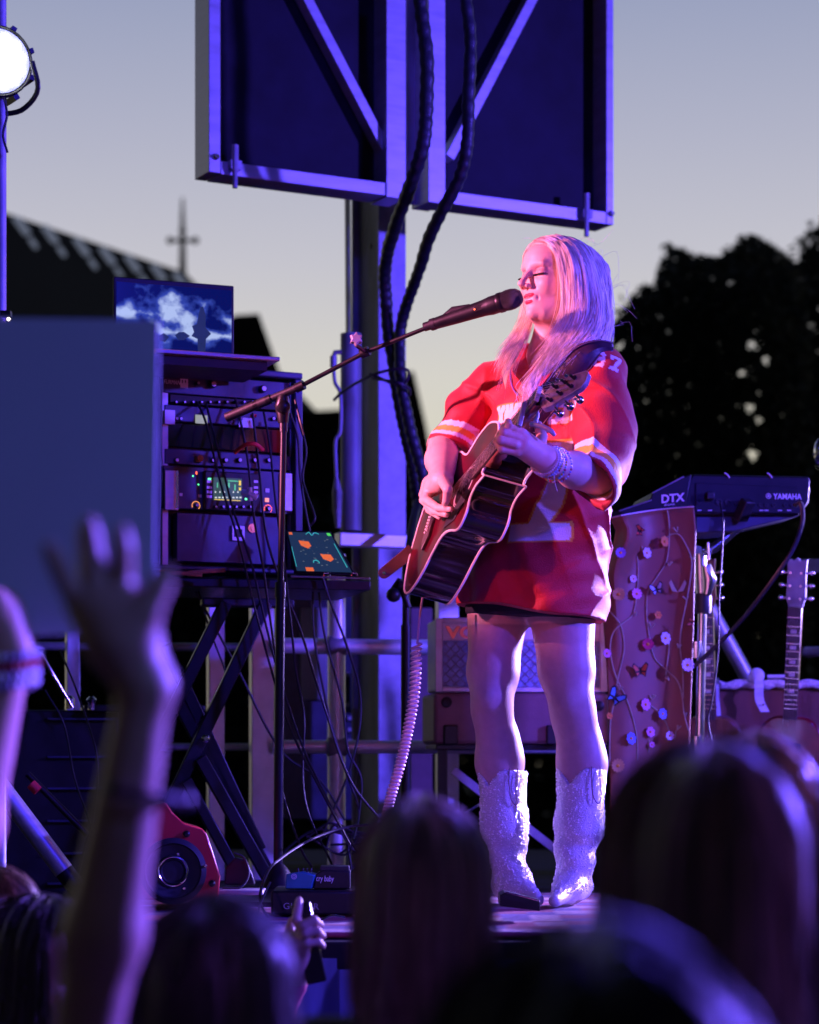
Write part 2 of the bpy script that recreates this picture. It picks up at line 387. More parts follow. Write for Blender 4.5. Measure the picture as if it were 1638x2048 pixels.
# ---- church and roofs far behind
ch = thing('church', P(100, 1520, 64)*1, 'dark slate church with row of roof windows and cross finial at left', 'church'); ch.location.z = 0
A_ = P(-420, 300, 53); B_ = P(370, 545, 67.3); A_.z = B_.z
rd = (B_-A_).normalized(); pn = Vector((rd.y, -rd.x, 0))
def roofz(p, a, b): return p+pn*a*b+Vector((0, 0, -a*1.15))
ef0, ef1 = A_+pn*6-Z*7.5, B_+pn*6-Z*7.5+rd*4; eb0, eb1 = A_-pn*6-Z*7.5, B_-pn*6-Z*7.5+rd*4
mb = MB(); mb.add([A_, B_, ef0, ef1, eb0, eb1], [(0,2,3,1), (0,1,5,4), (1,3,5), (0,4,2), (2,4,5,3)]); rf = mb.build('roof', M['stone'], ch, False)
mb = MB(); q = [A_+pn*5.6, B_+pn*5.6+rd*3.6, B_-pn*5.6+rd*3.6, A_-pn*5.6]; q = [Vector((p.x, p.y, 0)) for p in q]; mb.prism(q, (0, 0, A_.z-7.6)); mb.build('wall', M['wallm'], ch, False)
rn = (ef0-A_).cross(rd).normalized(); rn = rn if rn.z > 0 else -rn; dn = (pn*6-Z*7.5).normalized()
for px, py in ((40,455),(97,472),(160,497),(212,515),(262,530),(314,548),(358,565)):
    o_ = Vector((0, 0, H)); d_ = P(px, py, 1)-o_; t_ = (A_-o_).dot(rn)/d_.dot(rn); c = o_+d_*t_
    mb = MB(); mb.obox(c+rn*.06, (rd, dn, rn), (.11, .28, .07)); k = mb.build('roof_window', M['pane_glint'], rf, False)
    mb = MB(); mb.obox(c+dn*.62+rn*.05, (rd, dn, rn), (.05, .16, .05)); mb.build('window_sill', M['pane_glint'], k, False)
mb = MB(); c = P(365, 545, 67.3)
mb.tube([c-Z*.3, P(365, 440, 67.3), P(365, 396, 67.3)], [.12, .07, .035], 8); mb.tube([P(338, 481, 67.3), P(394, 481, 67.3)], .055, 8)
for px, py in ((340,481),(391,481),(365,462),(365,481)): mb.ball(P(px, py, 67.3), .11)
mb.build('cross_finial', M['blackm'], rf)
def block(name, pts, Y, dep, label, cat='building'):
    mb = MB(); mb.prism([P(x, y, Y) if y < 1519 else Vector((P(x, y, Y).x, Y, 0)) for x, y in pts], (dep*(pts[-1][0]-CX)/F, dep, 0)); o = mb.build(name, M['stone'], None, False)
    return tag(o, label, cat)
block('gabled_building', [(440,650),(470,630),(518,627),(560,745),(604,875),(604,1520),(440,1520)], 55, 9, 'dark steep roofed building just right of the laptop screen')
block('flat_building', [(590,815),(620,822),(700,818),(700,1520),(590,1520)], 58, 8, 'low dark flat roofed building left of the steel mast')
block('spired_building', [(800,760),(819,742),(828,744),(852,850),(880,1000),(880,1520),(780,1520)], 56, 5, 'narrow dark steep roof peeking out right of the steel mast')
# ---- trees
def inpoly(x, y, poly):
    c = False; j = len(poly)-1
    for i in range(len(poly)):
        if (poly[i][1] > y) != (poly[j][1] > y) and x < (poly[j][0]-poly[i][0])*(y-poly[i][1])/(poly[j][1]-poly[i][1])+poly[i][0]: c = not c
        j = i
    return c
def leafy(name, poly, Y, dep, n, size, label, cat='tree', gaps=(), trunkpx=None, kind=None, dark=1, thr=.0):
    t = None
    if kind is None:
        tx = trunkpx; t = thing(name, Vector(((tx-CX)/F*(Y+dep/2), Y+dep/2, 0)), label, cat)
    xs = [p[0] for p in poly]; ys = [p[1] for p in poly]; V4 = []; C = []; k = 0
    while k < n:
        x = random.uniform(min(xs), max(xs)); y = random.uniform(min(ys), max(ys))
        e = mnoise.noise(Vector((x*.02, y*.02, 3.1)))*14+mnoise.noise(Vector((x*.07, y*.07, 9.1)))*16+rng.normal(0,6)
        if not inpoly(x+e, y+e*.7, poly): continue
        if mnoise.noise(Vector((x*.018+5, y*.018, 1.7))) < -.80+thr: continue
        if any((x-gx)**2+(y-gy)**2 < (gr*(.45+.7*random.random()))**2 for gx, gy, gr in gaps): continue
        YY = Y+dep*random.random(); c = P(x, y, YY)
        if c.z < .05: continue
        s_ = size*random.uniform(.5, 1.3); a = Vector(rng.normal(0, 1, 3)).normalized(); b = a.orthogonal().normalized()
        V4 += [c-a*s_, c+b*s_*.5, c+a*s_, c-b*s_*.5]; k += 1
    me = bpy.data.meshes.new('crown'); me.from_pydata([tuple(v) for v in V4], [], [(4*i, 4*i+1, 4*i+2, 4*i+3) for i in range(n)]); me.materials.append(M['leaf'])
    o = bpy.data.objects.new('crown' if t else name, me); link(o, t)
    if t is None: return tag(o, label, None if kind else cat, None, kind)
    mb = MB(); b = t.location; top = P(trunkpx, min(ys)+120, Y+dep/2)
    mb.tube([b, b.lerp(top, .4)+Vector((.1, 0, 0)), top], [.22, .16, .03], 10)
    for q in range(9):
        f = .3+.07*q; s0 = b.lerp(top, f); an = q*2.1; mb.tube([s0, s0+Vector((math.cos(an)*.6, .3*math.sin(an), .5)), s0+Vector((math.cos(an)*1.3, .5*math.sin(an), 1.0))], [.07, .045, .012], 6)
    mb.build('trunk', M['bark'], t); return t
leafy('broadleaf_tree', [(1215,760),(1232,650),(1275,590),(1315,560),(1345,495),(1400,515),(1440,520),(1500,470),(1560,500),(1600,540),(1630,700),(1630,1540),(1215,1540)], 22, 3.5, 56000, .056,
      'broad dark tree with lumpy crown rising behind the drum pad', gaps=((1505,690,16),(1535,720,14),(1485,745,7),(1540,800,12),(1500,815,14),(1525,845,20),(1560,830,14),(1505,910,16),(1400,890,6),(1240,690,12)), trunkpx=1420, thr=.02)
leafy('tall_tree', [(1530,640),(1575,540),(1620,480),(1650,440),(1800,420),(1800,1540),(1580,1540)], 24, 3, 30000, .058,
      'dark tree at the right edge beyond the broad tree', gaps=((1590,640,9),(1620,650,8)), trunkpx=1700)
leafy('hedge', [(-300,1010),(0,1000),(300,1020),(640,1010),(900,960),(1215,960),(1700,980),(1900,980),(1900,1775),(-300,1775)], 30, 5, 34000, .17, 'dark hedge and undergrowth beyond the stage', kind='stuff', thr=-.4)
# ================================================================ screen frame over the stage
S = Pl(418, 7.2)
fr = thing('screen_frame', S.pt(830, 400), 'large aluminium framed screen back hanging over the singer', 'screen'); fr.location.z = 3.2
TOP = -560
mb = MB(); S.box(mb, 418, TOP, 441, 345, -.115, 0); sr1 = mb.build('side_rail', M['alu'], fr, bevel=.002)
mb = MB(); S.box(mb, 1213, TOP, 1227, 449, -.115, 0); sr2 = mb.build('side_rail', M['alu'], fr, bevel=.002)
mb = MB(); S.box(mb, 773, TOP, 812, 396, -.115, .004); mb.build('centre_rail', M['alu'], fr, bevel=.002)
mb = MB(); S.box(mb, 857, TOP, 891, 406, -.115, .004); mb.build('centre_rail', M['alu'], fr, bevel=.002)
zb = S.pt(418, 345).z; zt = S.pt(418, 318).z
def ubar(name, x0, x1, z0, z1, o0, o1, m, par, bev=.002):
    t0, t1 = S.t(x0, o1), S.t(x1, o1); c = S.o+S.u*(t0+t1)/2+S.n*(o0+o1)/2; c.z = (z0+z1)/2
    mb = MB(); mb.obox(c, (S.u, S.n, Z), ((t1-t0)/2, abs(o1-o0)/2, (z1-z0)/2)); return mb.build(name, m, par, bevel=bev)
br1 = ubar('bottom_rail', 441.6, 772.5, zb, zt, -.113, -.002, M['alu'], fr); br2 = ubar('bottom_rail', 891.6, 1212.4, zb, zt, -.113, -.002, M['alu'], fr)
ubar('back_panel', 442, 772, zt+.001, zb+2.4, -.10, -.085, M['ply'], fr); ubar('back_panel', 892, 1212, zt+.001, zb+2.4, -.10, -.085, M['ply'], fr)
ubar('channel_plate', 813, 856, zb+.006, zb+2.4, -.10, -.09, M['galvdark'], fr)
for a, b in (((598,-20),(768,305)), ((1070,-20),(893,318))):
    a_ = S.pt(*a, off=-.05); b_ = S.pt(*b, off=-.05); mb = MB(); mb.bar(a_, b_, .034, .05, S.n); mb.build('brace', M['alu'], fr, bevel=.0015)
for px, py in ((470,333),(1173,430)):
    mb = MB(); mb.tube([S.pt(px, py-43, .02), S.pt(px, py+10, .02)], .0115, 10); mb.tube([S.pt(px, py+10, .02), S.pt(px, py+43, .02)], .0085, 10)
    mb.obox(S.pt(px, py-2, .012), (S.u, S.n, Z), (.018, .012, .014)); mb.build('drop_pin', M['galv'], fr)
for px, py in ((431,314),(1221,428)):
    mb = MB(); mb.lathe([(.011,0),(.011,.006),(.006,.012),(.006,.018)], S.pt(px, py, 0), S.n, 6); mb.build('bolt', M['chrome'], fr)
# ---- mast
T = Pl(812, 8.1)
ms = thing('steel_mast', T.pt(770, 1500), 'weathered steel beam mast rising behind the singer', 'mast'); ms.location.z = ST
mb = MB(); T.box(mb, 757, 372, 812, 1800, -.012, 0); mb.build('front_flange', M['galv'], ms, bevel=.002)
T2 = Pl(812, 8.1); mb = MB()
t0, t1 = T.t(757, 0), T.t(812, 0); tm = (t0+t1)/2; zlo, zhi = ST, T.pt(780, 372).z
def tb(name, ta, tb_, o0, o1, m):
    c = T.o+T.u*(ta+tb_)/2+T.n*(o0+o1)/2; c.z = (zlo+zhi)/2; mb = MB(); mb.obox(c, (T.u, T.n, Z), ((tb_-ta)/2, (o1-o0)/2, (zhi-zlo)/2)); return mb.build(name, m, ms, bevel=.002)
tb('web', t0+.02, t0+.03, -.198, -.0125, M['galvdark']); tb('back_flange', t0, t1, -.212, -.1985, M['galvdark'])
mb = MB(); hp = T.o+T.u*(t0+.019)+T.n*-.10; hp.z = P(727, 487, 8.1).z; mb.lathe([(.009,0),(.009,.002)], hp, -T.u, 12); mb.build('bolt_hole', M['black'], ms)
hy = thing('hydraulic_cylinder', P(704, 1060, 7.95), 'long dark hydraulic cylinder with thin rod beside the mast', 'cylinder')
mb = MB(); mb.tube([P(702, 1062, 7.95), P(702, 668, 7.95)], .036, 16); mb.build('barrel', M['galvdark'], hy)
mb = MB(); mb.tube([P(697, 667, 7.95), P(695, 380, 7.95)], .011, 10); mb.build('rod', M['chrome'], hy)
mb = MB(); mb.tube([P(684, 704, 7.9), P(670, 705, 7.9), P(667, 716, 7.9)], .009, 8); mb.tube([P(667,712,7.9), P(667,735,7.9)], .012, 8); mb.build('elbow_fitting', M['galv'], hy)
mb = MB(); mb.tube(catmull([P(667,733,7.9),P(670,765,7.9),P(681,790,7.9),P(681,860,7.9),P(671,885,7.9),P(673,960,7.9)], 30), .0065, 8); mb.build('hose', M['galv'], hy)
mb = MB(); mb.tube([P(673,958,7.9), P(674,985,7.9), P(674,1020,7.9), P(676,1056,7.9)], [.009,.019,.017,.010], 10); mb.build('valve', M['galv'], hy)
# ---- corrugated cable looms
def loom(pts, r, label):
    c = catmull(pts, 240); rr = [r*(1+.07*math.sin(i*1.35)+.10*mnoise.noise(Vector((i*.21, r*90, 2)))) for i in range(240)]
    c = [Vector(p)+mnoise.noise_vector(Vector(p)*5)*.010 for p in c]
    mb = MB(); mb.tube(c, rr, 12); o = mb.build('cable_loom', M['corr'], None, angle=80); return tag(o, label, 'cable bundle', 'cable looms hanging from the screen')
loom([P(838,-80,7.0),P(846,60,7.0),P(854,220,7.0),P(832,330,7.05),P(795,440,7.3),P(770,530,7.6),P(774,620,7.7),P(790,740,7.7),P(806,850,7.7),P(826,930,7.7),P(838,1010,7.7)], .021, 'black corrugated cable bundle crossing left before the mast')
loom([P(925,-80,7.0),P(936,80,7.0),P(940,240,7.0),P(915,350,7.05),P(868,460,7.2),P(828,560,7.5),P(806,640,7.66),P(800,740,7.64),P(815,840,7.64),P(842,940,7.64),P(850,1020,7.64)], .019, 'black corrugated cable bundle curving from behind the right panel')
cable('rope', [P(668,800,7.86),P(690,780,7.8),P(745,750,7.62),P(800,737,7.56),P(818,746,7.6),P(800,770,7.62),P(740,748,7.7)], .005, M['strap'], 'thin dark rope lashed round the looms and the mast', 'rope')
cable('rope', [P(745,757,7.7),P(790,764,7.58),P(817,776,7.6),P(820,790,7.64)], .0045, M['strap'], 'short dark rope end round the looms under the long rope', 'rope')
cable('black_hose', [P(838,1000,7.66),P(828,1040,7.5),P(815,1120,7.3),P(810,1180,7.2)], .014, M['rubber'], 'black cable drooping behind the guitar body')
# ---- railing behind the band
G = Pl(870, 7.55, 12)
rl = thing('stage_railing', G.pt(700, 1500), 'silver tubular stage railing behind the singer', 'railing'); rl.location.z = ST
G2 = Pl(870, 7.6, 24)
mb = MB(); G2.box(mb, 680, 1070, 960, 1097, -.05, 0); mb.build('top_rail', M['rail'], rl, bevel=.004)
for y0, r, nm in ((1294, .0255, 'middle_rail'), (1494, .022, 'lower_rail')):
    z0 = P(750, y0, 7.55).z
    a = G.pt(545, y0, -.03); b = G.pt(1210 if nm == 'lower_rail' else 900, y0, -.03); a.z = b.z = z0
    mb = MB(); mb.tube([a, b], r, 16); mb.build(nm, M['rail'], rl)
    a = G.pt(-150, y0, -.25); b = G.pt(560, y0, -.15); a.z = z0; b.z = z0; mb = MB(); mb.tube([a, b], r*.55, 12); mb.build(nm, M['galv'], rl)
for px in (673,):
    mb = MB(); a = G.pt(px, 1170, .0); b = Vector((a.x, a.y, ST)); a.z = P(px, 1110, 7.5).z; mb.tube([a, b], .029, 18); mb.build('post', M['rail'], rl)
    for y0 in (1294, 1494):
        mb = MB(); c = a.copy(); c.z = P(px, y0, 7.55).z; mb.lathe([(.031,-.03),(.037,-.02),(.037,.02),(.031,.03)], c, (1, .2, 0), 14); mb.build('weld_collar', M['galv'], rl)
for x0, x1, y0 in ((415,447,1150),(500,546,1160),(872,916,1180),(132,158,1240)):
    mb = MB(); G.box(mb, x0, y0, x1, 1500, -.12, -.07); o_ = mb
    c = G.pt((x0+x1)/2, 1400, -.07); c.z = (ST+P(0, y0, 7.6).z)/2; mb = MB(); mb.obox(c, (Pl(0,7,20).u, Pl(0,7,20).n, Z), ((x1-x0)/2/F*7.6, .018, (P(0,y0,7.6).z-ST)/2)); mb.build('flat_post', M['rail'], rl, bevel=.003)
# ---- trailer body low behind the railing
W = Pl(760, 8.5, 10)
tr = thing('stage_trailer', W.pt(760, 1500), 'dark blue stage trailer body with vents behind the railing', 'trailer'); tr.location.z = ST
mb = MB(); W.box(mb, 560, 1190, 765, 1640, -.4, 0); mb.build('body', M['blue_box'], tr, bevel=.006)
mb = MB(); W.box(mb, 600, 1215, 655, 1400, .002, .02); mb.build('door', M['galvdark'], tr, bevel=.004)
for y0 in (1345, 1405, 1432, 1455, 1478):
    mb = MB(); W.box(mb, 695, y0, 755, y0+9, .002, .02); mb.build('vent', M['alu'], tr, bevel=.002)
mb = MB(); W.box(mb, 700, 1345, 756, 1420, .021, .04); mb.build('latch_plate', M['blue_box'], tr, bevel=.004)
mb = MB(); W.box(mb, 820, 1215, 865, 1640, -.4, 0); mb.build('side_box', M['tan'], tr, bevel=.006)
# ---- visible white lamp at the left with its stand
ln = Vector((.42, -.90, -.08)).normalized(); lc = P(-4, 122, 5.3)
lp = thing('stage_light', P(2, 640, 5.3), 'bright white stage light on a pole at the upper left', 'stage light')
mb = MB(); mb.lathe([(.045,-.13),(.075,-.10),(.082,-.02),(.082,.0),(.078,.006),(.072,.0)], lc, ln, 32); mb.build('housing', M['blackm'], lp)
mb = MB(); mb.lathe([(.0725,.001),(.0725,.004)], lc, ln, 32); lz = mb.build('lens', M['lampdim'], lp)
lx_ = ln.orthogonal().normalized(); ly_ = ln.cross(lx_)
for rr_, nn_ in ((0, 1), (.026, 6), (.052, 12)):
    for k in range(nn_):
        an = 2*math.pi*k/nn_; mb = MB(); c = lc+ln*.005+(lx_*math.cos(an)+ly_*math.sin(an))*rr_; mb.lathe([(.0118,0),(.010,.003),(.004,.005)], c, ln, 14); mb.build('led', M['lamp'], lz)
for k in range(9):
    an = k*.7; x = ln.orthogonal().normalized(); y = ln.cross(x); c = lc-ln*.05+(x*math.cos(an)+y*math.sin(an))*.087
    mb = MB(); mb.obox(c, (ln, (x*math.cos(an)+y*math.sin(an)), (y*math.cos(an)-x*math.sin(an))), (.04, .007, .006)); mb.build('cooling_fin', M['blackm'], lp)
mb = MB(); mb.tube(catmull([lc+Vector((.078,0,.0)), lc+Vector((.088,0.02,-.06)), lc+Vector((.05,.04,-.10)), lc+Vector((0,.04,-.112))], 14), .006, 8); mb.build('yoke', M['blackm'], lp)
mb = MB(); mb.tube([Vector((P(0,640,5.34).x,5.34,0)), P(1,-300,5.34)], .014, 12); mb.build('pole', M['galv'], lp)
mb = MB(); mb.tube(catmull([P(8,195,5.3),P(14,230,5.3),P(6,270,5.3),P(15,305,5.3)], 14), .003, 6); mb.build('power_lead', M['rubber'], lp)
mb = MB(); mb.obox(P(12, 628, 5.3), ((1,0,0),(0,1,0),(0,0,1)), (.012,.012,.006)); cl_ = mb.build('clamp', M['blackm'], lp)
mb = MB(); mb.ball(P(17, 638, 5.29), .0045); mb.build('indicator', glow('indicator_glow', (1,.85,.8), 6), cl_)
l = bpy.data.lights.new('stage_light_beam', 'SPOT'); l.energy = 8; l.color = (.85, .88, 1); l.spot_size = R(80); l.shadow_soft_size = .06
o = bpy.data.objects.new('stage_light_beam', l); col.objects.link(o); o.location = lc+ln*.03; o.rotation_euler = (ln).to_track_quat('-Z', 'Y').to_euler()
# ================================================================ equipment on the stage
RG = mat('rug', (.5,.5,.5), .9, 0, .25, 60, .6, 260, attr=True)
mb = MB(); nx, ny = 130, 34; x0_, x1_, y0_, y1_ = -.9, .95, 5.03, 6.55; vs = []
for j in range(ny+1):
    for i in range(nx+1):
        x = x0_+(x1_-x0_)*i/nx; y = y0_+(y1_-y0_)*j/ny; mb.v.append((x, y, ST+.009+.002*mnoise.noise(Vector((x*6, y*6, 0)))))
        e = min(i, nx-i, j*3, (ny-j)*3); k = mnoise.cell(Vector((x*14, y*14, 0)))
        mb.c.append((.30,.05,.09) if e < 3 else (.45,.33,.36) if (e < 6) else ((.30,.06,.10), (.12,.08,.20), (.42,.30,.30), (.22,.05,.08))[int(abs(k)*4) % 4])
mb.f = [(j*(nx+1)+i, j*(nx+1)+i+1, (j+1)*(nx+1)+i+1, (j+1)*(nx+1)+i) for j in range(ny) for i in range(nx)]; mb.m = [0]*len(mb.f)
tag(mb.build('rug', RG, solid=.010), 'patterned red woven rug lying on the stage under the singer', 'rug')

# ---- folding X stand with table top
X = Pl(560, 6.5, 14)
st = thing('keyboard_stand', X.pt(430, 1500), 'black double braced folding stand carrying the rack case', 'stand'); st.location.z = ST
mb = MB(); X.box(mb, 235, 1157, 742, 1176, -.42, .02); mb.build('table_top', M['blackm'], st, bevel=.004)
mb = MB(); X.box(mb, 405, 1196, 590, 1214, -.05, .0); mb.build('top_bar', M['rubber'], st, bevel=.006)
def leg(a, b, w=.034, off=0):
    p = X.pt(*a, off=off); q = X.pt(*b, off=off); q.z = max(q.z, ST+.03); mb = MB(); mb.bar(p, q, w, .028, X.n); mb.build('leg', M['blackm'], st, bevel=.003)
for a, b in (((452,1205),(235,1640)), ((532,1205),(300,1690))): leg(a, b, .036, 0)
for a, b in (((250,1205),(545,1760)), ((330,1290),(520,1700))): leg(a, b, .034, -.06)
leg((400,1515), (535,1755), .034, .03); leg((372,1560), (470,1740), .03, .03)
mb = MB(); mb.lathe([(.012,0),(.012,.02),(.006,.026)], X.pt(409, 1477, .03), X.n, 12); mb.build('hinge_bolt', M['chrome'], st)
mb = MB(); X.box(mb, 165, 1795, 560, 1806, -.05, .0); mb.build('foot_bar', M['blackm'], st, bevel=.004)

# ---- rack case with its units
Rk = Pl(605, 6.62, 26)
rk = thing('rack_case', Rk.pt(430, 1155), 'black rack case full of audio units under the open laptop', 'rack case')
mb = MB(); Rk.box(mb, 240, 748, 602, 1150, -.36, -.03); mb.build('shell', M['black'], rk, bevel=.012)
mb = MB()
zt_, zb_ = Rk.pt(600, 752).z, Rk.pt(600, 1150).z
def rb(mb, px0, px1, z0, z1, o0, o1):
    t0, t1 = Rk.t(px0, o1), Rk.t(px1, o1); c = Rk.o+Rk.u*(t0+t1)/2+Rk.n*(o0+o1)/2; c.z = (z0+z1)/2; mb.obox(c, (Rk.u, Rk.n, Z), ((t1-t0)/2, (o1-o0)/2, (z1-z0)/2))
rb(mb, 236, 606, zt_-.014, zt_+.004, -.03, .03); rb(mb, 590, 606, zb_, zt_-.0145, -.03, .03); rb(mb, 236, 252, zb_, zt_-.0145, -.03, .03); rb(mb, 253, 589, zb_, zb_+.012, -.03, .03)
mb.build('front_frame', M['blue_box'], rk, bevel=.004)
mb = MB(); rb(mb, 325, 336, zb_+.012, zt_-.014, -.02, .0); mb.build('rack_rail', M['alu'], rk)
mb = MB(); rb(mb, 580, 589, zb_+.012, zt_-.014, -.02, .0); mb.build('rack_rail', M['alu'], rk)
LEDR, LEDG, LEDW, LEDO = glow('red_led', (1,.12,.05), 4), glow('green_led', (.1,1,.35), 3), glow('white_led', (.9,.9,1), 1.2), glow('orange_led', (1,.35,.1), 3)
def unit(x0, y0, x1, y1, m, o=.004, name='unit_panel'):
    mb = MB(); Rk.box(mb, x0, y0, x1, y1, -.015, o); return mb.build(name, m, rk, bevel=.0015)
def knob(pl, px, py, r, par, m=None, h=.02, off=.004):
    mb = MB(); mb.lathe([(r,0),(r*.95,h*.9),(r*.8,h)], pl.pt(px, py, off), pl.n, 18); k = mb.build('knob', m or M['black'], par)
    mb = MB(); mb.lathe([(r*.62,0),(r*.62,.0015)], pl.pt(px, py, off)+pl.n*h, pl.n, 18); mb.build('knob_cap', M['alu'], k); return k
u1 = unit(327, 756, 580, 794, M['blue_box'])
knob(Rk, 423, 770, .011, u1); knob(Rk, 523, 779, .011, u1); knob(Rk, 392, 768, .006, u1)
mb = MB(); Rk.box(mb, 361, 757, 376, 776, .005, .007); so = mb.build('socket', M['cream'], u1)
for a in (364, 370): mb = MB(); Rk.box(mb, a, 760, a+2, 766, .0072, .0076); mb.build('slot', M['black'], so)
text('lettering', 'FURMAN', .0165, Rk.pt(327, 767, .006), Rk.u, Z, M['white'], u1, shear=.25, sx=.75)
u2 = unit(340, 796, 560, 813, M['black']); 
for k in range(12): knob(Rk, 350+k*17, 805, .0045, u2, h=.012)
u3 = unit(330, 818, 586, 849, M['blue_box'])
mb = MB(); Rk.box(mb, 391, 830, 415, 847, .005, .007); mb.build('display', glow('meter_light', (.62,.66,.62), .5), u3)
mb = MB(); Rk.box(mb, 478, 836, 508, 855, .005, .007); mb.build('display', M['cream'], u3)
for px in (352, 360, 545, 556): knob(Rk, px, 838, .006, u3, h=.01)
mb = MB(); Rk.box(mb, 330, 820, 350, 848, .0042, .02); mb.build('rack_ear', M['alu'], u3)
u4 = unit(338, 853, 580, 900, M['screenbk'], -.012, 'dark_recess')
u5 = unit(330, 905, 582, 934, M['blue_box'])
for px in (352, 398, 425, 450, 478, 508, 536): knob(Rk, px, 921, .0075, u5, h=.01)
mb = MB(); mb.lathe([(.009,0),(.009,.02)], Rk.pt(396, 918, .02), Rk.n, 12); mb.build('orange_plug', M['orange'], u5)
mb = MB(); Rk.box(mb, 505, 828, 513, 834, .03, .05); mb.build('tape_flag', M['redrub'], u5)
u6 = unit(327, 938, 586, 1022, M['blue_box'], .01)
mb = MB(); Rk.box(mb, 330, 940, 358, 1020, .011, .022); mb.build('rack_ear', M['alu'], u6, bevel=.002)
mb = MB(); Rk.box(mb, 566, 946, 585, 1022, .011, .022); mb.build('rack_ear', M['alu'], u6, bevel=.002)
mb = MB(); mb.tube([Rk.pt(355, 942, .04), Rk.pt(354, 1016, .04)], .003, 8); mb.build('handle', M['chrome'], u6)
mb = MB(); Rk.box(mb, 410, 944, 522, 1022, .011, .03); pan = mb.build('control_panel', M['black'], u6, bevel=.003)
mb = MB(); Rk.box(mb, 427, 956, 484, 1001, .0302, .032); scr = mb.build('screen', glow('mixer_screen', (.03,.09,.10), .8), pan)
def dots(par, name, pl, spots, s, m, off=.0325):
    mb = MB()
    for a, b, *r in spots:
        w_, h_ = (r+[s, s])[:2] if r else (s, s); pl.box(mb, a-w_, b-h_, a+w_, b+h_, off, off+.0006)
    return mb.build(name, m, par, False)
dots(scr, 'screen_marks', Rk, [(432+7*i, 995, 2, 1.4) for i in range(8)]+[(431+i*9, 984, 1.2, 1.6) for i in range(6)], 1.2, glow('screen_white', (.7,.75,.8), 1))
dots(scr, 'screen_marks', Rk, [(480, 966, 2, 5), (480, 978, 2, 3), (443, 972, 1.2, 4), (455, 1000, 26, .7)], 1.2, glow('screen_yellow', (.8,.55,.08), 1.2))
dots(scr, 'screen_marks', Rk, [(458, 970, 1.5, 5), (470, 975, 1.2, 6), (435, 970, 1, 5), (466, 962, 10, 1)], 1.2, glow('screen_green', (.1,.6,.35), 1))
for px in (430, 445, 458, 471, 485, 500): knob(Rk, px, 1014, .005, pan, h=.008, off=.03)
for py in (963, 975, 984, 993): dots(pan, 'button', Rk, [(419, py, 5, 2.6), (512, py, 4, 2.4)], 4, M['alu'], .0305)
dots(pan, 'light', Rk, [(419, 958, 3, 1.6), (492, 998, 2, 1.8), (499, 998, 2, 1.8)], 3, LEDG, .0312)
dots(u6, 'light', Rk, [(393, 946, 1, 2.6)], 2, LEDR, .012); dots(u6, 'light', Rk, [(386, 952), (397, 969)], 1.2, LEDG, .012)
dots(u6, 'button', Rk, [(400, 992, 3, 3), (362, 989, 3, 3), (535, 981, 4, 4)], 3, M['cream'], .012)
dots(u6, 'light', Rk, [(534, 1000, 4, 4)], 3, glow('pink_button', (1,.3,.3), 1.3), .0125)
for cx_, cy_ in ((392, 1011), (536, 1018)):
    k = knob(Rk, cx_, cy_, .007, u6, h=.01, off=.011)
    mb = MB()
    for q in range(13):
        an = R(200)-q*R(20)
        mb.ball(Rk.pt(cx_, cy_, .014)+(Rk.u*math.cos(an)+Z*math.sin(an))*.0115, .0011, 6, 4)
    mb.build('led_ring', LEDO if cx_ < 400 else LEDR, k)
dr = unit(354, 1030, 560, 1126, M['blue_box'], .02, 'drawer')
mb = MB(); mb.lathe([(.013,0),(.013,.004),(.006,.004),(.006,.007)], Rk.pt(504, 1057, .02), Rk.n, 18); mb.build('lock', M['chrome'], dr)
mb = MB(); Rk.box(mb, 464, 1051, 490, 1082, .021, .028); dp = mb.build('latch', M['alu'], dr, bevel=.002)
mb = MB(); Rk.box(mb, 469, 1058, 485, 1074, .0282, .0295); mb.build('latch_recess', M['black'], dp)
# ---- laptop
Lp = Pl(468, 6.50, 22)
lt = thing('laptop', Lp.pt(360, 716), 'open laptop with a cloudy seascape on its screen atop the rack', 'laptop')
fq = P(560, 722, 6.30); fl_ = fq-Lp.u*.352; mb = MB(); mb.prism([fq, fl_, fl_-Lp.n*.235, fq-Lp.n*.235], (0, 0, .011)); mb.build('base', M['alu'], lt, bevel=.002)
mb = MB(); mb.prism([p+Vector((0,0,-.026)) for p in (fq-Lp.n*.02-Lp.u*.03, fl_-Lp.n*.02, fl_-Lp.n*.23, fq-Lp.n*.23-Lp.u*.03)], (0,0,.0255)); tag(mb.build('shade_slab', M['rubber']), 'added dark slab for the shade between the laptop and the rack case', 'shade slab')  # dark slab added to give the shade under the laptop base
mb = MB(); Lp.box(mb, 227, 562, 468, 738, -.012, -.004); lid = mb.build('lid', M['black'], lt, bevel=.003)
SCR = bpy.data.materials.new('seascape_screen'); SCR.use_nodes = True; t_ = SCR.node_tree; pb = t_.nodes['Principled BSDF']; pb.inputs['Base Color'].default_value = (.005,.005,.005,1); pb.inputs['Roughness'].default_value = .15
gu = t_.nodes.new('ShaderNodeTexCoord'); se = t_.nodes.new('ShaderNodeSeparateXYZ'); t_.links.new(gu.outputs['Generated'], se.inputs[0])
mp = t_.nodes.new('ShaderNodeMapping'); mp.inputs['Scale'].default_value = (4.2, 1, 3.2); mp.inputs['Location'].default_value = (1.7, .2, .6); t_.links.new(gu.outputs['Generated'], mp.inputs[0])
nz = t_.nodes.new('ShaderNodeTexNoise'); nz.inputs['Detail'].default_value = 8; nz.inputs['Scale'].default_value = 1.0; nz.inputs['Roughness'].default_value = .5; t_.links.new(mp.outputs[0], nz.inputs['Vector'])
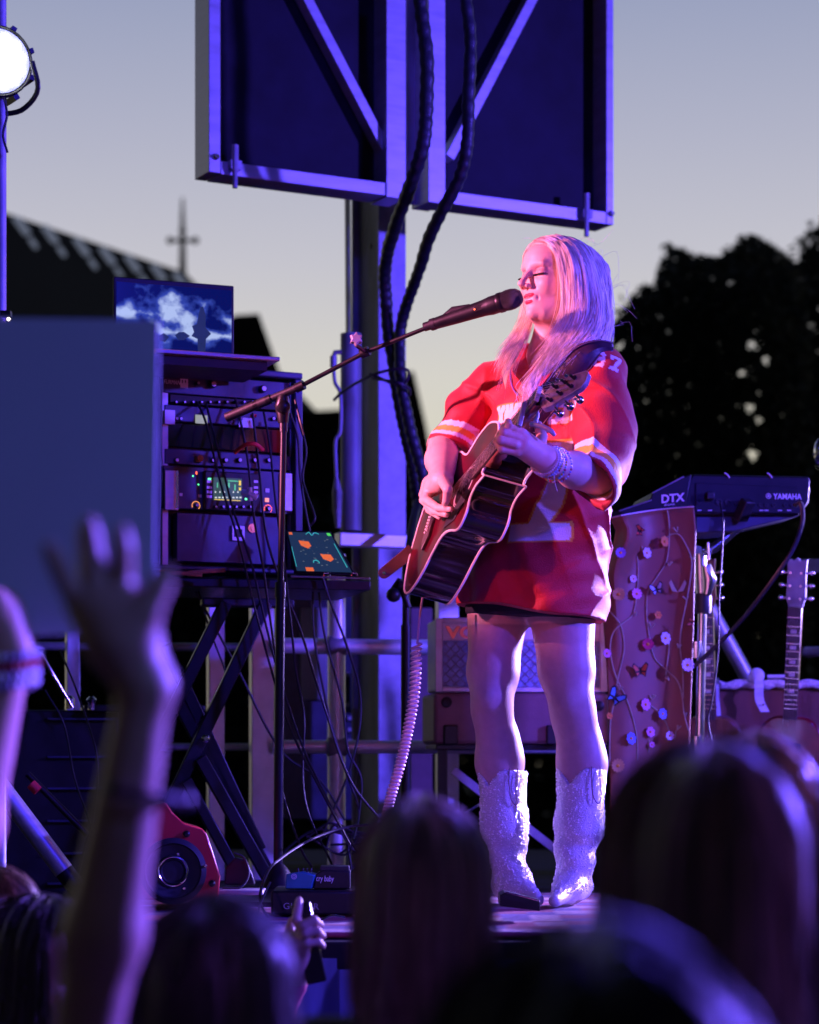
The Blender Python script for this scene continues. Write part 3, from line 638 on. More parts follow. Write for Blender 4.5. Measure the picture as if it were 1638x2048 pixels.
def mth(op, a, b=None):
    n = t_.nodes.new('ShaderNodeMath'); n.operation = op
    for i, v in enumerate((a, b)):
        if v is None: continue
        if isinstance(v, (int, float)): n.inputs[i].default_value = v
        else: t_.links.new(v, n.inputs[i])
    return n.outputs[0]
hx = mth('SUBTRACT', se.outputs['Z'], .38); band = mth('SUBTRACT', 1.0, mth('MULTIPLY', mth('ABSOLUTE', mth('SUBTRACT', hx, .22)), 2.6))
cl = mth('MULTIPLY', mth('ADD', mth('MULTIPLY', mth('SUBTRACT', nz.outputs[0], .5), 5.0), mth('SUBTRACT', band, .35)), .9)
gl = mth('MULTIPLY', mth('POWER', mth('MAXIMUM', mth('SUBTRACT', 1, mth('MULTIPLY', mth('ABSOLUTE', hx), 7)), 0.0), 2), 1.0)
rm = t_.nodes.new('ShaderNodeValToRGB'); t_.links.new(mth('ADD', cl, gl), rm.inputs[0]); e_ = rm.color_ramp.elements
e_[0].position = .0; e_[0].color = (.0, .004, .10, 1); e_[1].position = 1; e_[1].color = (.42, .52, .85, 1); x_ = e_.new(.45); x_.color = (.03, .06, .40, 1)
t_.links.new(rm.outputs[0], pb.inputs['Emission Color']); pb.inputs['Emission Strength'].default_value = 1.0
mb = MB(); Lp.box(mb, 233, 572, 463, 722, -.0035, -.002); sn = mb.build('screen', SCR, lid, False)
def blob(pts): 
    mb = MB(); mb.prism([Lp.pt(x, y, -.0018) for x, y in pts], Lp.n*.0006); return mb.build('screen_shape', glow('dark_rock', (.008,.02,.03), 1), sn, False)
blob([(397,630),(401,614),(406,613),(411,628),(411,655),(422,668),(412,678),(410,710),(396,710),(395,678),(383,672),(388,664),(384,652),(394,648)])
blob([(350,670),(358,664),(368,664),(380,672),(368,680),(356,680)]); blob([(318,672),(327,666),(338,674),(330,684),(318,680)])
# ---- tablet
Tb = Pl(640, 6.35, 12)
tbt = thing('tablet', Tb.pt(640, 1150), 'tilted tablet showing a dark mixer app beside the rack', 'tablet')
cs = [Tb.pt(572, 1062, -.04), Tb.pt(664, 1062, -.04), Tb.pt(713, 1152, .03), Tb.pt(588, 1152, .03)]
cs = [P(571,1060,6.47), P(661,1062,6.45), P(712,1150,6.36), P(590,1146,6.38)]
nn = (cs[1]-cs[0]).cross(cs[3]-cs[0]).normalized(); nn = nn if nn.y < 0 else -nn
mb = MB(); mb.prism(cs, -nn*.009); tbb = mb.build('body', M['black'], tbt, bevel=.002)
def tq(u, v): return cs[0].lerp(cs[1], u).lerp(cs[3].lerp(cs[2], u), v)
def tpoly(pts, name, m, par, h=.0008):
    mb = MB(); mb.prism([tq(u, v)+nn*.0006*(2 if par is not tbb else 1) for u, v in pts], nn*h); return mb.build(name, m, par, False)
ts = tpoly([(.04,.05),(.96,.05),(.96,.95),(.04,.95)], 'screen', mat('app_screen', (.01,.01,.01), .2, emit=(.012,.03,.085), es=1.0), tbb, .0004)
OR, CY, GR = glow('app_orange', (.9,.16,.05), .9), glow('app_cyan', (.05,.6,.7), .8), glow('app_grey', (.35,.42,.55), .35)
tpoly([(.22,.25),(.42,.27),(.44,.37),(.36,.43),(.24,.36)], 'app_tile', OR, ts); tpoly([(.55,.55),(.74,.56),(.76,.66),(.68,.72),(.57,.66)], 'app_tile', OR, ts)
tpoly([(.20,.87),(.33,.87),(.33,.95),(.20,.95)], 'app_tile', OR, ts); tpoly([(.06,.06),(.13,.06),(.13,.11),(.06,.11)], 'app_tile', OR, ts)
tpoly([(.88,.06),(.95,.06),(.96,.12),(.88,.12)], 'app_tile', glow('app_green', (.1,.8,.15), .9), ts)
tpoly([(.045,.40),(.055,.40),(.055,.86),(.045,.86)], 'app_slider', CY, ts); tpoly([(.915,.30),(.928,.30),(.928,.84),(.915,.84)], 'app_slider', CY, ts)
for k in range(26):
    u, v = random.uniform(.15,.85), random.uniform(.18,.84); tpoly([(u,v),(u+.03,v),(u+.03,v+.012),(u,v+.012)], 'app_mark', GR, ts)
mb = MB(); mb.tube([tq(.42+.05*math.cos(a), .75+.05*math.sin(a))+nn*.002 for a in np.linspace(3.0, 6.6, 12)], .0012, 6); mb.build('app_dial', CY, ts)
mb = MB(); mb.tube(catmull([tq(.42,.10),tq(.50,.05),tq(.54,.12),tq(.62,.06),tq(.7,.09)], 16)+np.array(nn)*.002, .001, 5); mb.build('app_scribble', CY, ts)
mb = MB(); c0 = P(582,1153,6.36); c1 = P(740,1157,6.34); mb.bar(c0, c1, .02, .005, (0,0,1)); mb.build('ledge', M['alu'], tbt, bevel=.002)
for px in (653, 708): mb = MB(); mb.tube([P(px-6,1152,6.33),P(px-5,1146,6.33),P(px+5,1146,6.33),P(px+7,1152,6.33)], .002, 6); mb.build('clip', M['chrome'], tbt)
# ---- sticks lying on the stand
for k, (a, b, lb) in enumerate((((340,1148,6.38),(450,1140,6.42),'dark wooden drumstick lying in front of the rack drawer'), ((318,1142,6.36),(404,1150,6.36),'second drumstick crossing under the first one by the rack'))):
    a_, b_ = P(*a), P(*b); mb = MB(); mb.tube([a_, a_.lerp(b_, .06), a_.lerp(b_, .12), a_.lerp(b_, .5), b_], [.002,.004,.0035,.006,.0065], 10); tag(mb.build('drumstick', M['woodlt']), lb, 'drumstick')
# ---- cables dropping from the rack
cabs = [[(388,795,6.5),(410,840,6.4),(432,930,6.35),(470,1060,6.3),(500,1180,6.3),(540,1330,6.3),(585,1470,6.2),(700,1690,6.1)],
        [(410,800,6.5),(430,880,6.42),(462,1000,6.4),(505,1140,6.35),(552,1330,6.3),(600,1480,6.25),(675,1640,6.2),(722,1712,6.2)],
        [(472,796,6.5),(492,900,6.45),(510,1040,6.4),(535,1200,6.35),(560,1400,6.3),(560,1560,6.3),(600,1690,6.2),(625,1735,6.2)],
        [(506,826,6.5),(518,940,6.45),(540,1100,6.4),(600,1260,6.4),(650,1420,6.4),(700,1560,6.4),(760,1640,6.4)],
        [(528,824,6.5),(540,900,6.45),(552,1000,6.4),(575,1180,6.35),(590,1330,6.3),(608,1440,6.3),(610,1600,6.3),(670,1740,6.2)],
        [(580,826,6.5),(596,880,6.5),(602,960,6.5),(620,1060,6.5),(660,1200,6.5),(720,1380,6.6),(705,1520,6.6),(640,1680,6.6)],
        [(626,1180,6.6),(628,1260,6.6),(640,1340,6.6),(660,1440,6.6),(690,1540,6.6),(716,1620,6.6),(706,1680,6.5)],
        [(638,1184,6.6),(650,1270,6.6),(684,1400,6.6),(696,1500,6.6),(722,1560,6.6),(716,1640,6.6)],
        [(594,830,6.52),(612,900,6.5),(606,960,6.5),(630,1030,6.45),(622,1050,6.45)],
        [(330,1080,6.5),(400,1200,6.6),(470,1330,6.7),(560,1500,6.7),(640,1560,6.7),(690,1640,6.7)]]
cl_lb = ['leftmost black cable dropping from the rack and sweeping right', 'blue lit cable falling steeply from the rack to the floor', 'cable hanging beside the microphone stand pole from the rack centre', 'cable drooping from the red tagged plug to the far floor', 'cable running close behind the microphone stand pole', 'long loose cable from the rack right edge looping past the post', 'thin cable hanging below the tablet ledge', 'second thin cable below the tablet curving right', 'short cable looped at the right side of the rack', 'dark cable slanting behind the folding stand legs']
for k, c in enumerate(cabs): cable('cable', [P(*q) for q in c], .0035, M['rubber'], cl_lb[k], group='black cables hanging from the rack', n=50, wob=.003)
mb = MB(); mb.tube(catmull([P(470,905,6.45),P(490,890,6.42),P(510,888,6.42),P(525,900,6.45)], 14), .006, 8); tag(mb.build('red_cable', M['redrub']), 'short red cable arched across the dark rack recess', 'cable')
mb = MB(); mb.tube([P(486,985,6.42),P(500,988,6.4),P(514,995,6.4)], .009, 8); mb.tube([P(500,975,6.4),P(501,1002,6.4)], .006, 8); tag(mb.build('tape_tag', M['cream']), 'pale tape tag wrapped round a cable before the mixer screen', 'tape tag')

# ---- left: drawers case, tubes and hardware
Cs = Pl(120, 6.9, 10)
dc = thing('equipment_case', Cs.pt(100, 1500), 'dark ribbed equipment case standing at the far left of the stage', 'case'); dc.location.z = ST
mb = MB(); Cs.box(mb, -60, 1420, 240, 1795, -.4, 0); mb.build('shell', M['black'], dc, bevel=.008)
for k, y0 in enumerate((1436, 1512, 1575, 1640, 1705, 1765)):
    mb = MB(); Cs.box(mb, 95, y0, 236, y0+4, .001, .02); mb.build('ridge', M['blue_box'], dc, bevel=.001)
mb = MB(); Cs.box(mb, 168, 1410, 410, 1424, -.3, .05); mb.build('lid', M['blackm'], dc, bevel=.003)
hw = thing('cymbal_hardware', P(170, 1420, 6.8), 'chrome wing nut hardware lying on the left equipment case', 'hardware')
mb = MB(); mb.lathe([(.010,0),(.010,.02),(.016,.03),(.007,.04)], P(183,1420,6.8), (0,0,1), 12); mb.tube([P(172,1402,6.8),P(184,1404,6.8),P(190,1398,6.8)], [.003,.009,.005], 8); mb.build('wing_nut', M['chrome'], hw)
mb = MB(); mb.lathe([(.014,0),(.014,.03),(.006,.04)], P(140,1418,6.8), (0,0,1), 12); mb.build('collar', M['chrome'], hw)
def tubeobj(name, pts, r, m, label, cat, seg=14): mb = MB(); mb.tube(pts, r, seg); return tag(mb.build(name, m), label, cat)
tubeobj('chrome_rod', [P(80,1305,6.7),P(145,1415,6.75)], .005, M['chrome'], 'thin chrome rod slanting down to the left equipment case', 'rod')
br = thing('slanted_brace', P(90, 1700, 6.0), 'thick silver tube slanting down at the lower left of the stage', 'brace')
mb = MB(); mb.tube([P(-40,1520,6.0),P(128,1742,6.0)], .026, 16); mb.build('tube', M['alu'], br)
mb = MB(); mb.tube([P(128,1742,6.0),P(190,1822,6.0)], .0255, 16); mb.build('sleeve', M['black'], br)
tubeobj('black_boom', [P(55,1548,6.2),P(175,1670,6.2)], .009, M['blackm'], 'thin black boom arm with red clip at the lower left', 'boom arm')
tubeobj('red_clip', [P(62,1568,6.17),P(76,1582,6.17)], .014, M['redrub'], 'small red clip on the thin black boom arm', 'clip')
for k, (pts, lb) in enumerate((([(90,1380,6.5),(128,1450,6.5),(150,1560,6.5),(188,1665,6.4)], 'blue lit thin cable left of the raised arm'), ([(120,1300,6.6),(160,1400,6.5),(195,1520,6.4),(188,1630,6.4),(172,1690,6.4),(155,1760,6.4)], 'cable curving down past the left equipment case'), ([(396,1180,6.6),(420,1260,6.6),(450,1340,6.6)], 'short cable hanging below the stand top'))):
    cable('thin_cable', [P(*q) for q in pts], .0028, M['rubber'], lb, group='thin cables at the left of the stage')
# ---- red foot drum
D = Pl(350, 5.75, 8)
rdm = thing('red_drum', D.pt(360, 1500), 'red painted kick drum box with round black speaker front', 'drum box'); rdm.location.z = ST
pts = [(225,1800),(232,1690),(255,1640),(285,1615),(332,1605),(345,1625),(370,1648),(405,1658),(414,1668),(441,1752),(436,1800)]
mb = MB(); mb.prism([D.pt(x, y, .0) for x, y in pts], -D.n*.30); mb.build('shell', M['redp'], rdm, bevel=.004)
c = D.pt(346, 1742, .0)
mb = MB(); mb.lathe([(.083,0),(.083,.008),(.070,.014),(.066,.008),(.040,-.002+.004),(.034,.010),(.030,.012),(.026,.006),(.0,.008)], c, D.n, 40); mb.build('speaker', M['rubber'], rdm)
mb = MB(); mb.tube([c+D.n*.014+(D.u*math.cos(a)+Z*math.sin(a))*.036 for a in np.linspace(0, 6.28, 36)], .0022, 6); mb.build('chrome_ring', M['chrome'], rdm)
for px, py in ((373,1668),(424,1767)): mb = MB(); mb.lathe([(.009,0),(.008,.006),(.004,.009)], D.pt(px, py, .001), D.n, 14); mb.build('stud', M['black'], rdm)
for px, py in ((356,1708),(411,1732),(368,1777)): mb = MB(); mb.lathe([(.0045,0),(.0035,.004)], D.pt(px, py, .013), D.n, 10); mb.build('screw', M['chrome'], rdm)
# black pedal / hardware beside
pd = thing('drum_pedal', P(470, 1790, 5.95), 'black drum pedal with chrome footplate beside the red drum', 'pedal')
mb = MB(); mb.prism([P(x, y, 5.95) for x, y in ((448,1770),(452,1735),(470,1715),(492,1720),(505,1750),(510,1770))], (0, .04, 0)); mb.build('frame', M['black'], pd, bevel=.004)
mb = MB(); mb.obox(P(470,1783,5.9), ((1,0,0),(0,1,0),(0,0,1)), (.075,.06,.006)); mb.build('footplate', M['galv'], pd, bevel=.003)
mb = MB(); mb.tube(catmull([P(468,1706,5.94),P(488,1716,5.94),P(497,1750,5.92),P(480,1775,5.9),P(445,1776,5.9)], 20), .003, 6); mb.build('cord', M['rubber'], pd)

# ---- microphone stand
mstd = thing('microphone_stand', Vector((P(556,1800,6.05).x, 6.05, ST)), 'tall black boom microphone stand in front of the rack', 'microphone stand')
mb = MB(); mb.tube([Vector((P(556,1800,6.05).x, 6.05, ST+.05)), P(561,1180,6.05)], .0125, 16); mb.build('lower_tube', M['blackm'], mstd)
mb = MB(); mb.tube([P(561,1180,6.05), P(567,860,6.05)], .0085, 14); mb.build('upper_tube', M['blackm'], mstd)
mb = MB(); mb.tube([P(561,1165,6.05), P(561,1195,6.05)], .0145, 14); mb.build('height_clutch', M['blackm'], mstd)
b0 = Vector((P(556,1800,6.05).x, 6.05, ST)); mb = MB(); mb.lathe([(.145,.012),(.143,.026),(.10,.034),(.05,.055),(.030,.10),(.016,.118)], b0, (0,0,1), 32); mb.build('round_base', M['black'], mstd)
mb = MB(); mb.tube([P(567,864,6.05),P(567,845,6.05)], .011, 14); mb.tube([P(566,846,6.05),P(565,812,6.05),P(567,792,6.05)], [.013,.021,.014], 12); mb.build('swivel_clutch', M['blackm'], mstd)
mb = MB(); mb.lathe([(.016,-.022),(.016,.022),(.010,.026)], P(566,815,6.03), (.2,-1,0), 14); mb.build('swivel_bolt', M['blackm'], mstd)
b1, b2, b3, b4 = P(453,835,6.12), P(600,773,6.04), P(730,705,5.97), P(872,648,5.88)
mb = MB(); mb.tube([b1, b1.lerp(b2, .55)], .0125, 14); mb.tube([b1.lerp(b2, .56), b2], .0095, 14); mb.build('counterweight', M['rubber'], mstd)
mb = MB(); mb.tube([b2, b2.lerp(b3, .02), b3, b4], [.0075,.006,.006,.0055], 12); mb.build('boom', M['blackm'], mstd)
for q in (b1.lerp(b2, .38), b1.lerp(b2, .56), b2, b3):
    d_ = (b4-b1).normalized(); mb = MB(); mb.tube([q-d_*.012, q+d_*.012], .0125, 14); mb.build('collar', M['blackm'], mstd)
mb = MB(); mb.tube([b3+Vector((-.002,-.01,.002)), P(712,690,5.93)], .0055, 8); kn = mb.build('boom_knob', M['blackm'], mstd)
mb = MB(); kc = P(711,681,5.925); mb.prism([kc+Vector((math.cos(a)*(.018 if i % 2 else .011), 0, math.sin(a)*(.018 if i % 2 else .011))) for i, a in enumerate(np.linspace(0, 2*math.pi, 13)[:-1])], (.003, -.012, .004)); mb.build('knob_head', M['galv'], kn, bevel=.002)
mb = MB(); mb.tube(catmull([P(590,800,6.03),P(600,840,6.0),P(608,870,6.0)], 10), .003, 6); mb.build('lanyard', M['rubber'], mstd); 
# ---- microphone
ma, mz = P(868,648,5.885), P(1018,600,5.80); md_ = (mz-ma).normalized(); L_ = (mz-ma).length
def along(s): return ma+md_*(L_*s)
mic = thing('microphone', along(.4), 'black handheld microphone held at the singer lips', 'microphone')
def lath(name, prof, m, par, seg=28): mb = MB(); mb.lathe([(r, s*L_) for r, s in prof], ma, md_, seg); return mb.build(name, m, par)
lath('handle', [(.006,-.06),(.0135,-.05),(.0145,.0),(.0155,.10),(.0175,.30),(.019,.50),(.0205,.66),(.0225,.74),(.0235,.76),(.0235,.86)], M['black'], mic)
lath('grille_ring', [(.0245,.862),(.0255,.87),(.0255,.92),(.0245,.928)], M['blackm'], mic)
GM = mat('mesh_grille', (.03,.03,.032), .4, .8, .3, 400, 1.0, 900)
lath('grille', [(.0242,.93),(.0262,.99),(.0258,1.05),(.0225,1.11),(.015,1.155),(.0,1.17)], GM, mic)
xx = md_.cross(Vector((0,1,0))).normalized()
mb = MB(); mb.tube([along(-.13), along(-.04)], .0115, 14); mb.tube([along(-.04), along(.02)], .0155, 14); mb.build('end_cap', M['rubber'], mic)
mb = MB(); mb.tube([along(.14)+xx*.010, along(.28)+xx*.016, along(.50)+xx*.012], [.006,.012,.009], 10); mb.build('clip_saddle', M['rubber'], mic, bevel=0)
mb = MB(); mb.obox(along(.60)-Vector((0,.0195,0)), (md_, Vector((0,1,0)), xx), (.014,.003,.007)); sw = mb.build('switch_plate', M['blackm'], mic, bevel=.001)
mb = MB(); mb.ball(along(.54)-Vector((0,.0235,0)), .0022); mb.build('red_light', LEDR, sw)
# ---- second stand behind the guitar
s2 = thing('black_stand', Vector((P(812,1500,6.9).x, 6.9, ST)), 'black upright stand with tightening knobs behind the guitar body', 'stand')
mb = MB(); mb.tube([Vector((P(812,1500,6.9).x, 6.9, ST)), P(812,1250,6.9)], .016, 14); mb.tube([P(812,1250,6.9), P(812,1130,6.9)], .012, 14); mb.build('pole', M['blackm'], s2)
mb = MB(); mb.tube([P(800,1160,6.88),P(780,1190,6.86)], .010, 10); mb.ball(P(787,1190,6.85), .022); mb.build('knob', M['black'], s2)
mb = MB(); mb.tube([P(798,1170,6.86),P(826,1180,6.86)], .016, 12); mb.tube([P(800,1165,6.87),P(816,1215,6.87)], .010, 12); mb.build('clutch', M['blackm'], s2)
for x, y in ((-.22,-.08),(.22,-.1),(.02,.24)): mb = MB(); b = s2.location; mb.tube([Vector((b.x, b.y, ST+.22)), Vector((b.x+x, b.y+y, ST+.012))], .009, 10); mb.build('leg', M['blackm'], s2)
# ---- amplifier on a case
Am = Pl(1040, 7.1, 7)
am = thing('guitar_amplifier', Am.pt(1040, 1385), 'cream guitar amplifier with diamond grille behind the singer legs', 'amplifier')
mb = MB(); Am.box(mb, 873, 1238, 1213, 1384, -.24, -.02); mb.build('cabinet', M['cream'], am, bevel=.008)
for x0, y0, x1, y1 in ((871,1236,885,1384),(1201,1236,1215,1384),(885.5,1236,1200.5,1246),(885.5,1375,1200.5,1384)): mb = MB(); Am.box(mb, x0, y0, x1, y1, -.019, .004); mb.build('front_trim', M['cream'], am, bevel=.003)
mb = MB(); Am.box(mb, 886, 1247, 1200, 1279, -.018, -.012); mb.build('logo_panel', M['cream'], am)
text('lettering', 'VOX', .050, Am.pt(893, 1276, -.008), Am.u, Z, M['gold'], am, ext=.003, sx=1.3, offset=.002)
mb = MB(); Am.box(mb, 886, 1282, 1200, 1374, -.018, -.010); gr = mb.build('grille_cloth', M['grille'], am)
mb = MB()
for k in range(-6, 22):
    for sgn in (1, -1):
        p0 = []; 
        for q in (0, 1):
            y = 1283+90*q; x = 886+k*20+(q*90 if sgn > 0 else 90-q*90)-60; p0.append((x, y))
        (xa, ya), (xb, yb) = p0
        def clipx(x, y, x2, y2, xl):
            f = (xl-x)/(x2-x); return xl, y+(y2-y)*f
        if xa > xb: xa, ya, xb, yb = xb, yb, xa, ya
        if xb <= 887 or xa >= 1199: continue
        if xa < 887: xa, ya = clipx(xa, ya, xb, yb, 887)
        if xb > 1199: xb, yb = clipx(xb, yb, xa, ya, 1199)
        mb.tube([Am.pt(xa, ya, -.009), Am.pt(xb, yb, -.009)], .0016, 4)
mb.build('diamond_weave', M['galv'], gr)
cse = thing('suitcase', Am.pt(1040, 1490), 'brown suitcase with black corner studs under the cream amplifier', 'suitcase')
mb = MB(); Am.box(mb, 868, 1386, 1218, 1488, -.28, .01); mb.build('shell', M['tan'], cse, bevel=.012)
for px, py in ((893,1404),(1198,1412)): mb = MB(); mb.lathe([(.017,0),(.015,.008),(.006,.011)], Am.pt(px, py, .011), Am.n, 16); mb.build('stud', M['black'], cse)
for px in (902, 1108): mb = MB(); Am.box(mb, px-14, 1450, px+14, 1489, .011, .03); mb.build('foot', M['rubber'], cse, bevel=.004)
sd_ = thing('amplifier_stand', Am.pt(1040, 1500), 'low black metal stand holding the suitcase and amplifier', 'stand'); sd_.location.z = ST
mb = MB(); Am.box(mb, 872, 1489, 1214, 1500, -.26, .0); mb.build('top_frame', M['blackm'], sd_, bevel=.003)
for x in (885, 1190):
    for o_ in (-.24, -.03):
        a = Am.pt(x, 1500, o_); mb = MB(); mb.bar(Vector((a.x, a.y, ST)), a, .03, .03, (0,1,0)); mb.build('leg', M['blackm'], sd_)
mb = MB(); mb.bar(Am.pt(905,1540,-.1), Am.pt(1190,1760,-.1), .025, .02, Am.n); mb.build('cross_brace', M['galv'], sd_)
# ---- pedalboard and pedals
pbx = thing('pedalboard_case', P(620, 1800, 5.55), 'black pedal case lettered in grey at the front of the rug', 'pedal case'); pbx.location.z = ST+.02
Pb = Pl(620, 5.5, 2)
z1_ = P(0, 1782, 5.5).z
mb = MB(); c = Vector((P(635,0,5.6).x, 5.62, (z1_+ST+.02)/2)); mb.box(c, (.215, .22, z1_-ST-.02)); mb.build('box', M['black'], pbx, bevel=.006)
text('lettering', 'GUNFIRE', .0215, P(566,1818,5.508), (1,.03,-.02), Z, M['galv'], pbx, sx=1.05, spacing=1.1)
mb = MB(); mb.tube(catmull([P(640,1842,5.42),P(665,1832,5.42),P(690,1836,5.42)], 12), .004, 8); mb.build('handle', M['chrome'], pbx)
bp = thing('blue_pedal', P(606, 1775, 5.56), 'small teal blue effects pedal on top of the pedal case', 'effects pedal')
mb = MB(); mb.prism([P(570,1778,5.54),P(572,1748,5.54),P(604,1743,5.54),P(630,1750,5.54),P(622,1778,5.54)], (.01,.05,0)); mb.build('case', M['blueped'], bp, bevel=.003)
mb = MB(); c = P(588,1753,5.537); mb.tube([c+Vector((math.cos(a)*.006,0,math.sin(a)*.006)) for a in np.linspace(0,6.28,18)], .0007, 5); mb.tube([c+Vector((math.cos(a)*.003,0,math.sin(a)*.003)) for a in np.linspace(0,6.28,12)], .0006, 5); mb.build('ring_mark', M['white'], bp)
for px in (596, 606, 614, 622): mb = MB(); mb.lathe([(.003,0),(.003,.008),(.002,.010)], P(px,1744,5.56), (0,0,1), 10); mb.build('knob', M['black'], bp)
wp = thing('wah_pedal', P(655, 1775, 5.56), 'black wah pedal lettered in white on top of the pedal case', 'effects pedal')
mb = MB(); mb.prism([P(627,1778,5.55),P(632,1748,5.55),P(645,1740,5.55),P(700,1742,5.55),P(700,1778,5.55)], (0,.08,0)); mb.build('case', M['black'], wp, bevel=.003)
text('lettering', 'cry baby', .020, P(632,1762,5.545), (1,0,-.03), Z, M['white'], wp, sx=.62, shear=.15)
mb = MB(); mb.obox(P(670,1736,5.6), ((1,0,0),(0,1,0),(0,0,1)), (.035,.04,.006)); mb.build('treadle', M['rubber'], wp, bevel=.002)
cable('floor_cable', [P(545,1850,5.5),P(520,1800,5.52),P(535,1745,5.6),P(560,1718,5.7),P(620,1680,5.9),P(690,1655,6.0),P(740,1650,6.0)], .0035, M['rubber'], 'black cable rising from the rug across the stand base', n=60)
cable('floor_lead', [P(505,1870,5.3),P(520,1810,5.4),P(540,1765,5.5)], .003, M['rubber'], 'thin lead running down beside the pedal case')
mn = thing('floor_box', P(1035, 1800, 5.4), 'low black floor box with bright lit front edge by the boots', 'floor box'); mn.location.z = ST+.02
mb = MB(); mb.prism([P(1000,1790,5.35),P(1010,1785,5.35),P(1080,1802,5.35),P(1080,1822,5.35),P(1000,1812,5.35)], (0,.12,0)); mb.build('body', M['black'], mn, bevel=.002)
mb = MB(); mb.tube([P(1011,1784,5.345),P(1078,1801,5.345)], .0018, 6); mb.build('edge_highlight', M['chrome'], mn)  # bright strip stands in for light caught along the box edge
cable('guitar_lead_on_floor', [P(880,1640,6.5),P(930,1625,6.5),P(965,1605,6.6)], .004, M['rubber'], 'blue lit cable on the floor beside the left boot')
# tangle of leads on the deck
mb = MB()
for k in range(9):
    x0 = 630+k*18; pts = [P(x0-60+random.uniform(-30,30), 1700+random.uniform(-30,40), 6.6), P(x0+random.uniform(-40,40), 1680+random.uniform(-40,40), 6.6), P(x0+60, 1650+random.uniform(-20,60), 6.6), P(x0+110+random.uniform(-30,50), 1690+random.uniform(-30,50), 6.6)]
    mb.tube(catmull(pts, 24), .004, 6)
tag(mb.build('cable_tangle', M['rubber']), 'tangle of black leads on the deck behind the pedal case', None, None, 'stuff')
# ================================================================ right side: banner, drum pad, guitars
bn = thing('floral_banner', Vector((P(1300,1500,6.8).x, 6.8, ST)), 'brown cloth banner with vines flowers and butterflies under the drum pad', 'banner')
def bl(y): return float(np.interp(y, [1030,1060,1085,1115,1150,1200,1300,1400,1500,1800], [1216,1232,1228,1208,1199,1203,1211,1216,1219,1224]))
def brt(y): return float(np.interp(y, [1012,1060,1120,1250,1400,1560,1800], [1388,1392,1390,1387,1382,1376,1372]))
def btop(s): return 1036-22*s-4*math.sin(s*3)
def bY(s, y): return 6.82-.03*math.cos(s*math.pi*1.5)+.045*math.exp(-((s-.18)/.10)**2)*math.exp(-((y-1080)/90)**2)*-1+.10*max(0, .14-s)*4*math.exp(-((y-1180)/120)**2)+.006*math.sin(s*9+y*.01)
def bpt(s, y, off=0): return P(bl(y)+(brt(y)-bl(y))*s, y, bY(s, y)-off)
rows = []
for j in range(61):
    r_ = []
    for i in range(41):
        s = i/40; y = btop(s)+(1786-btop(s))*j/60; r_.append(bpt(s, y))
    rows.append(r_)
mb = MB(); mb.grid(rows[::-1]); mb.build('cloth', M['banner'], bn, solid=.003)
def sof(px, py): return (px-bl(py))/(brt(py)-bl(py))
def bp_(px, py, off=.006): return bpt(sof(px, py), py, off)
def vine(pts):
    c = catmull([(x, y, 0) for x, y in pts], 50); mb = MB(); mb.tube([bp_(x, y, .004) for x, y, _ in c], .0024, 6); return mb.build('vine', M['vine'], bn)
def Z0(q): return [(1180+x*.3223, 900+y*.3223) for x, y in q]
for v in ([(478,375),(490,450),(488,600),(470,700),(420,780),(360,880),(350,1000),(365,1150),(400,1290),(470,1360),(540,1430),(570,1520),(585,1640),(610,1740)],
          [(470,550),(500,525),(550,525),(590,580),(630,680),(622,800),(598,940),(570,1080),(558,1220),(575,1360),(578,1540)],
          [(80,950),(130,1010),(190,1090),(212,1210),(200,1300),(170,1430),(150,1560),(125,1700),(122,1960)],
          [(292,660),(298,760),(288,900),(265,1020),(200,1075),(145,1130),(125,1220),(140,1340),(175,1440),(225,1540),(270,1680),(292,1800),(295,1930)],
          [(475,1175),(490,1220),(480,1310),(468,1420)],[(365,1580),(420,1620),(470,1690),(490,1740),(515,1800)],[(265,1780),(262,1830)],[(365,1800),(362,1880)],[(535,1740),(525,1800)]): vine(Z0(v))
def bud(px, py):
    mb = MB()
    for k in range(3): a = bp_(px, py, .008); mb.tube([a, a+Vector((random.uniform(-.012,.012), -.003, random.uniform(.008,.016)))], [.0015,.003], 6)
    mb.build('bud', M['vine'], bn)
for q in Z0([(490,720),(540,510),(640,680),(380,1105),(545,1230),(490,1430),(110,965),(285,1030),(598,930),(590,1660),(385,1550),(180,1490),(540,1740),(325,630)]): bud(*q)
def flower(px, py, r, c, cc=(.8,.45,.05), n=9, tilt=0.0):
    o = bp_(px, py, .012); nrm = Vector((tilt, -1, .12)).normalized(); x = nrm.cross(Z).normalized(); y = x.cross(nrm)
    mb = MB(); mb.cur = c; rr = r/F*6.8
    for k in range(n):
        a = 2*math.pi*k/n+px; d = x*math.cos(a)+y*math.sin(a); e = nrm.cross(d)
        w_ = rr*math.sin(math.pi/n)*.95; p0 = o+d*rr*.15
        q = [p0, p0+d*rr*.45+e*w_+nrm*.002, p0+d*rr*.8+e*w_*.6+nrm*.0035, p0+d*rr*.88+nrm*.003, p0+d*rr*.8-e*w_*.6+nrm*.0035, p0+d*rr*.45-e*w_+nrm*.002]
        mb.prism(q, nrm*.0008)
    f = mb.build('flower', M['petal'], bn, False)
    mb = MB(); mb.cur = cc; mb.ball(o+nrm*.003, (rr*.24, rr*.16, rr*.24), 10, 6); mb.build('flower_centre', M['petal'], f)
YL, PK, WH, RD, LV, OG, BU = (.50,.30,.10), (.75,.30,.55), (.75,.70,.78), (.45,.02,.10), (.26,.18,.50), (.75,.28,.06), (.20,.30,.70)
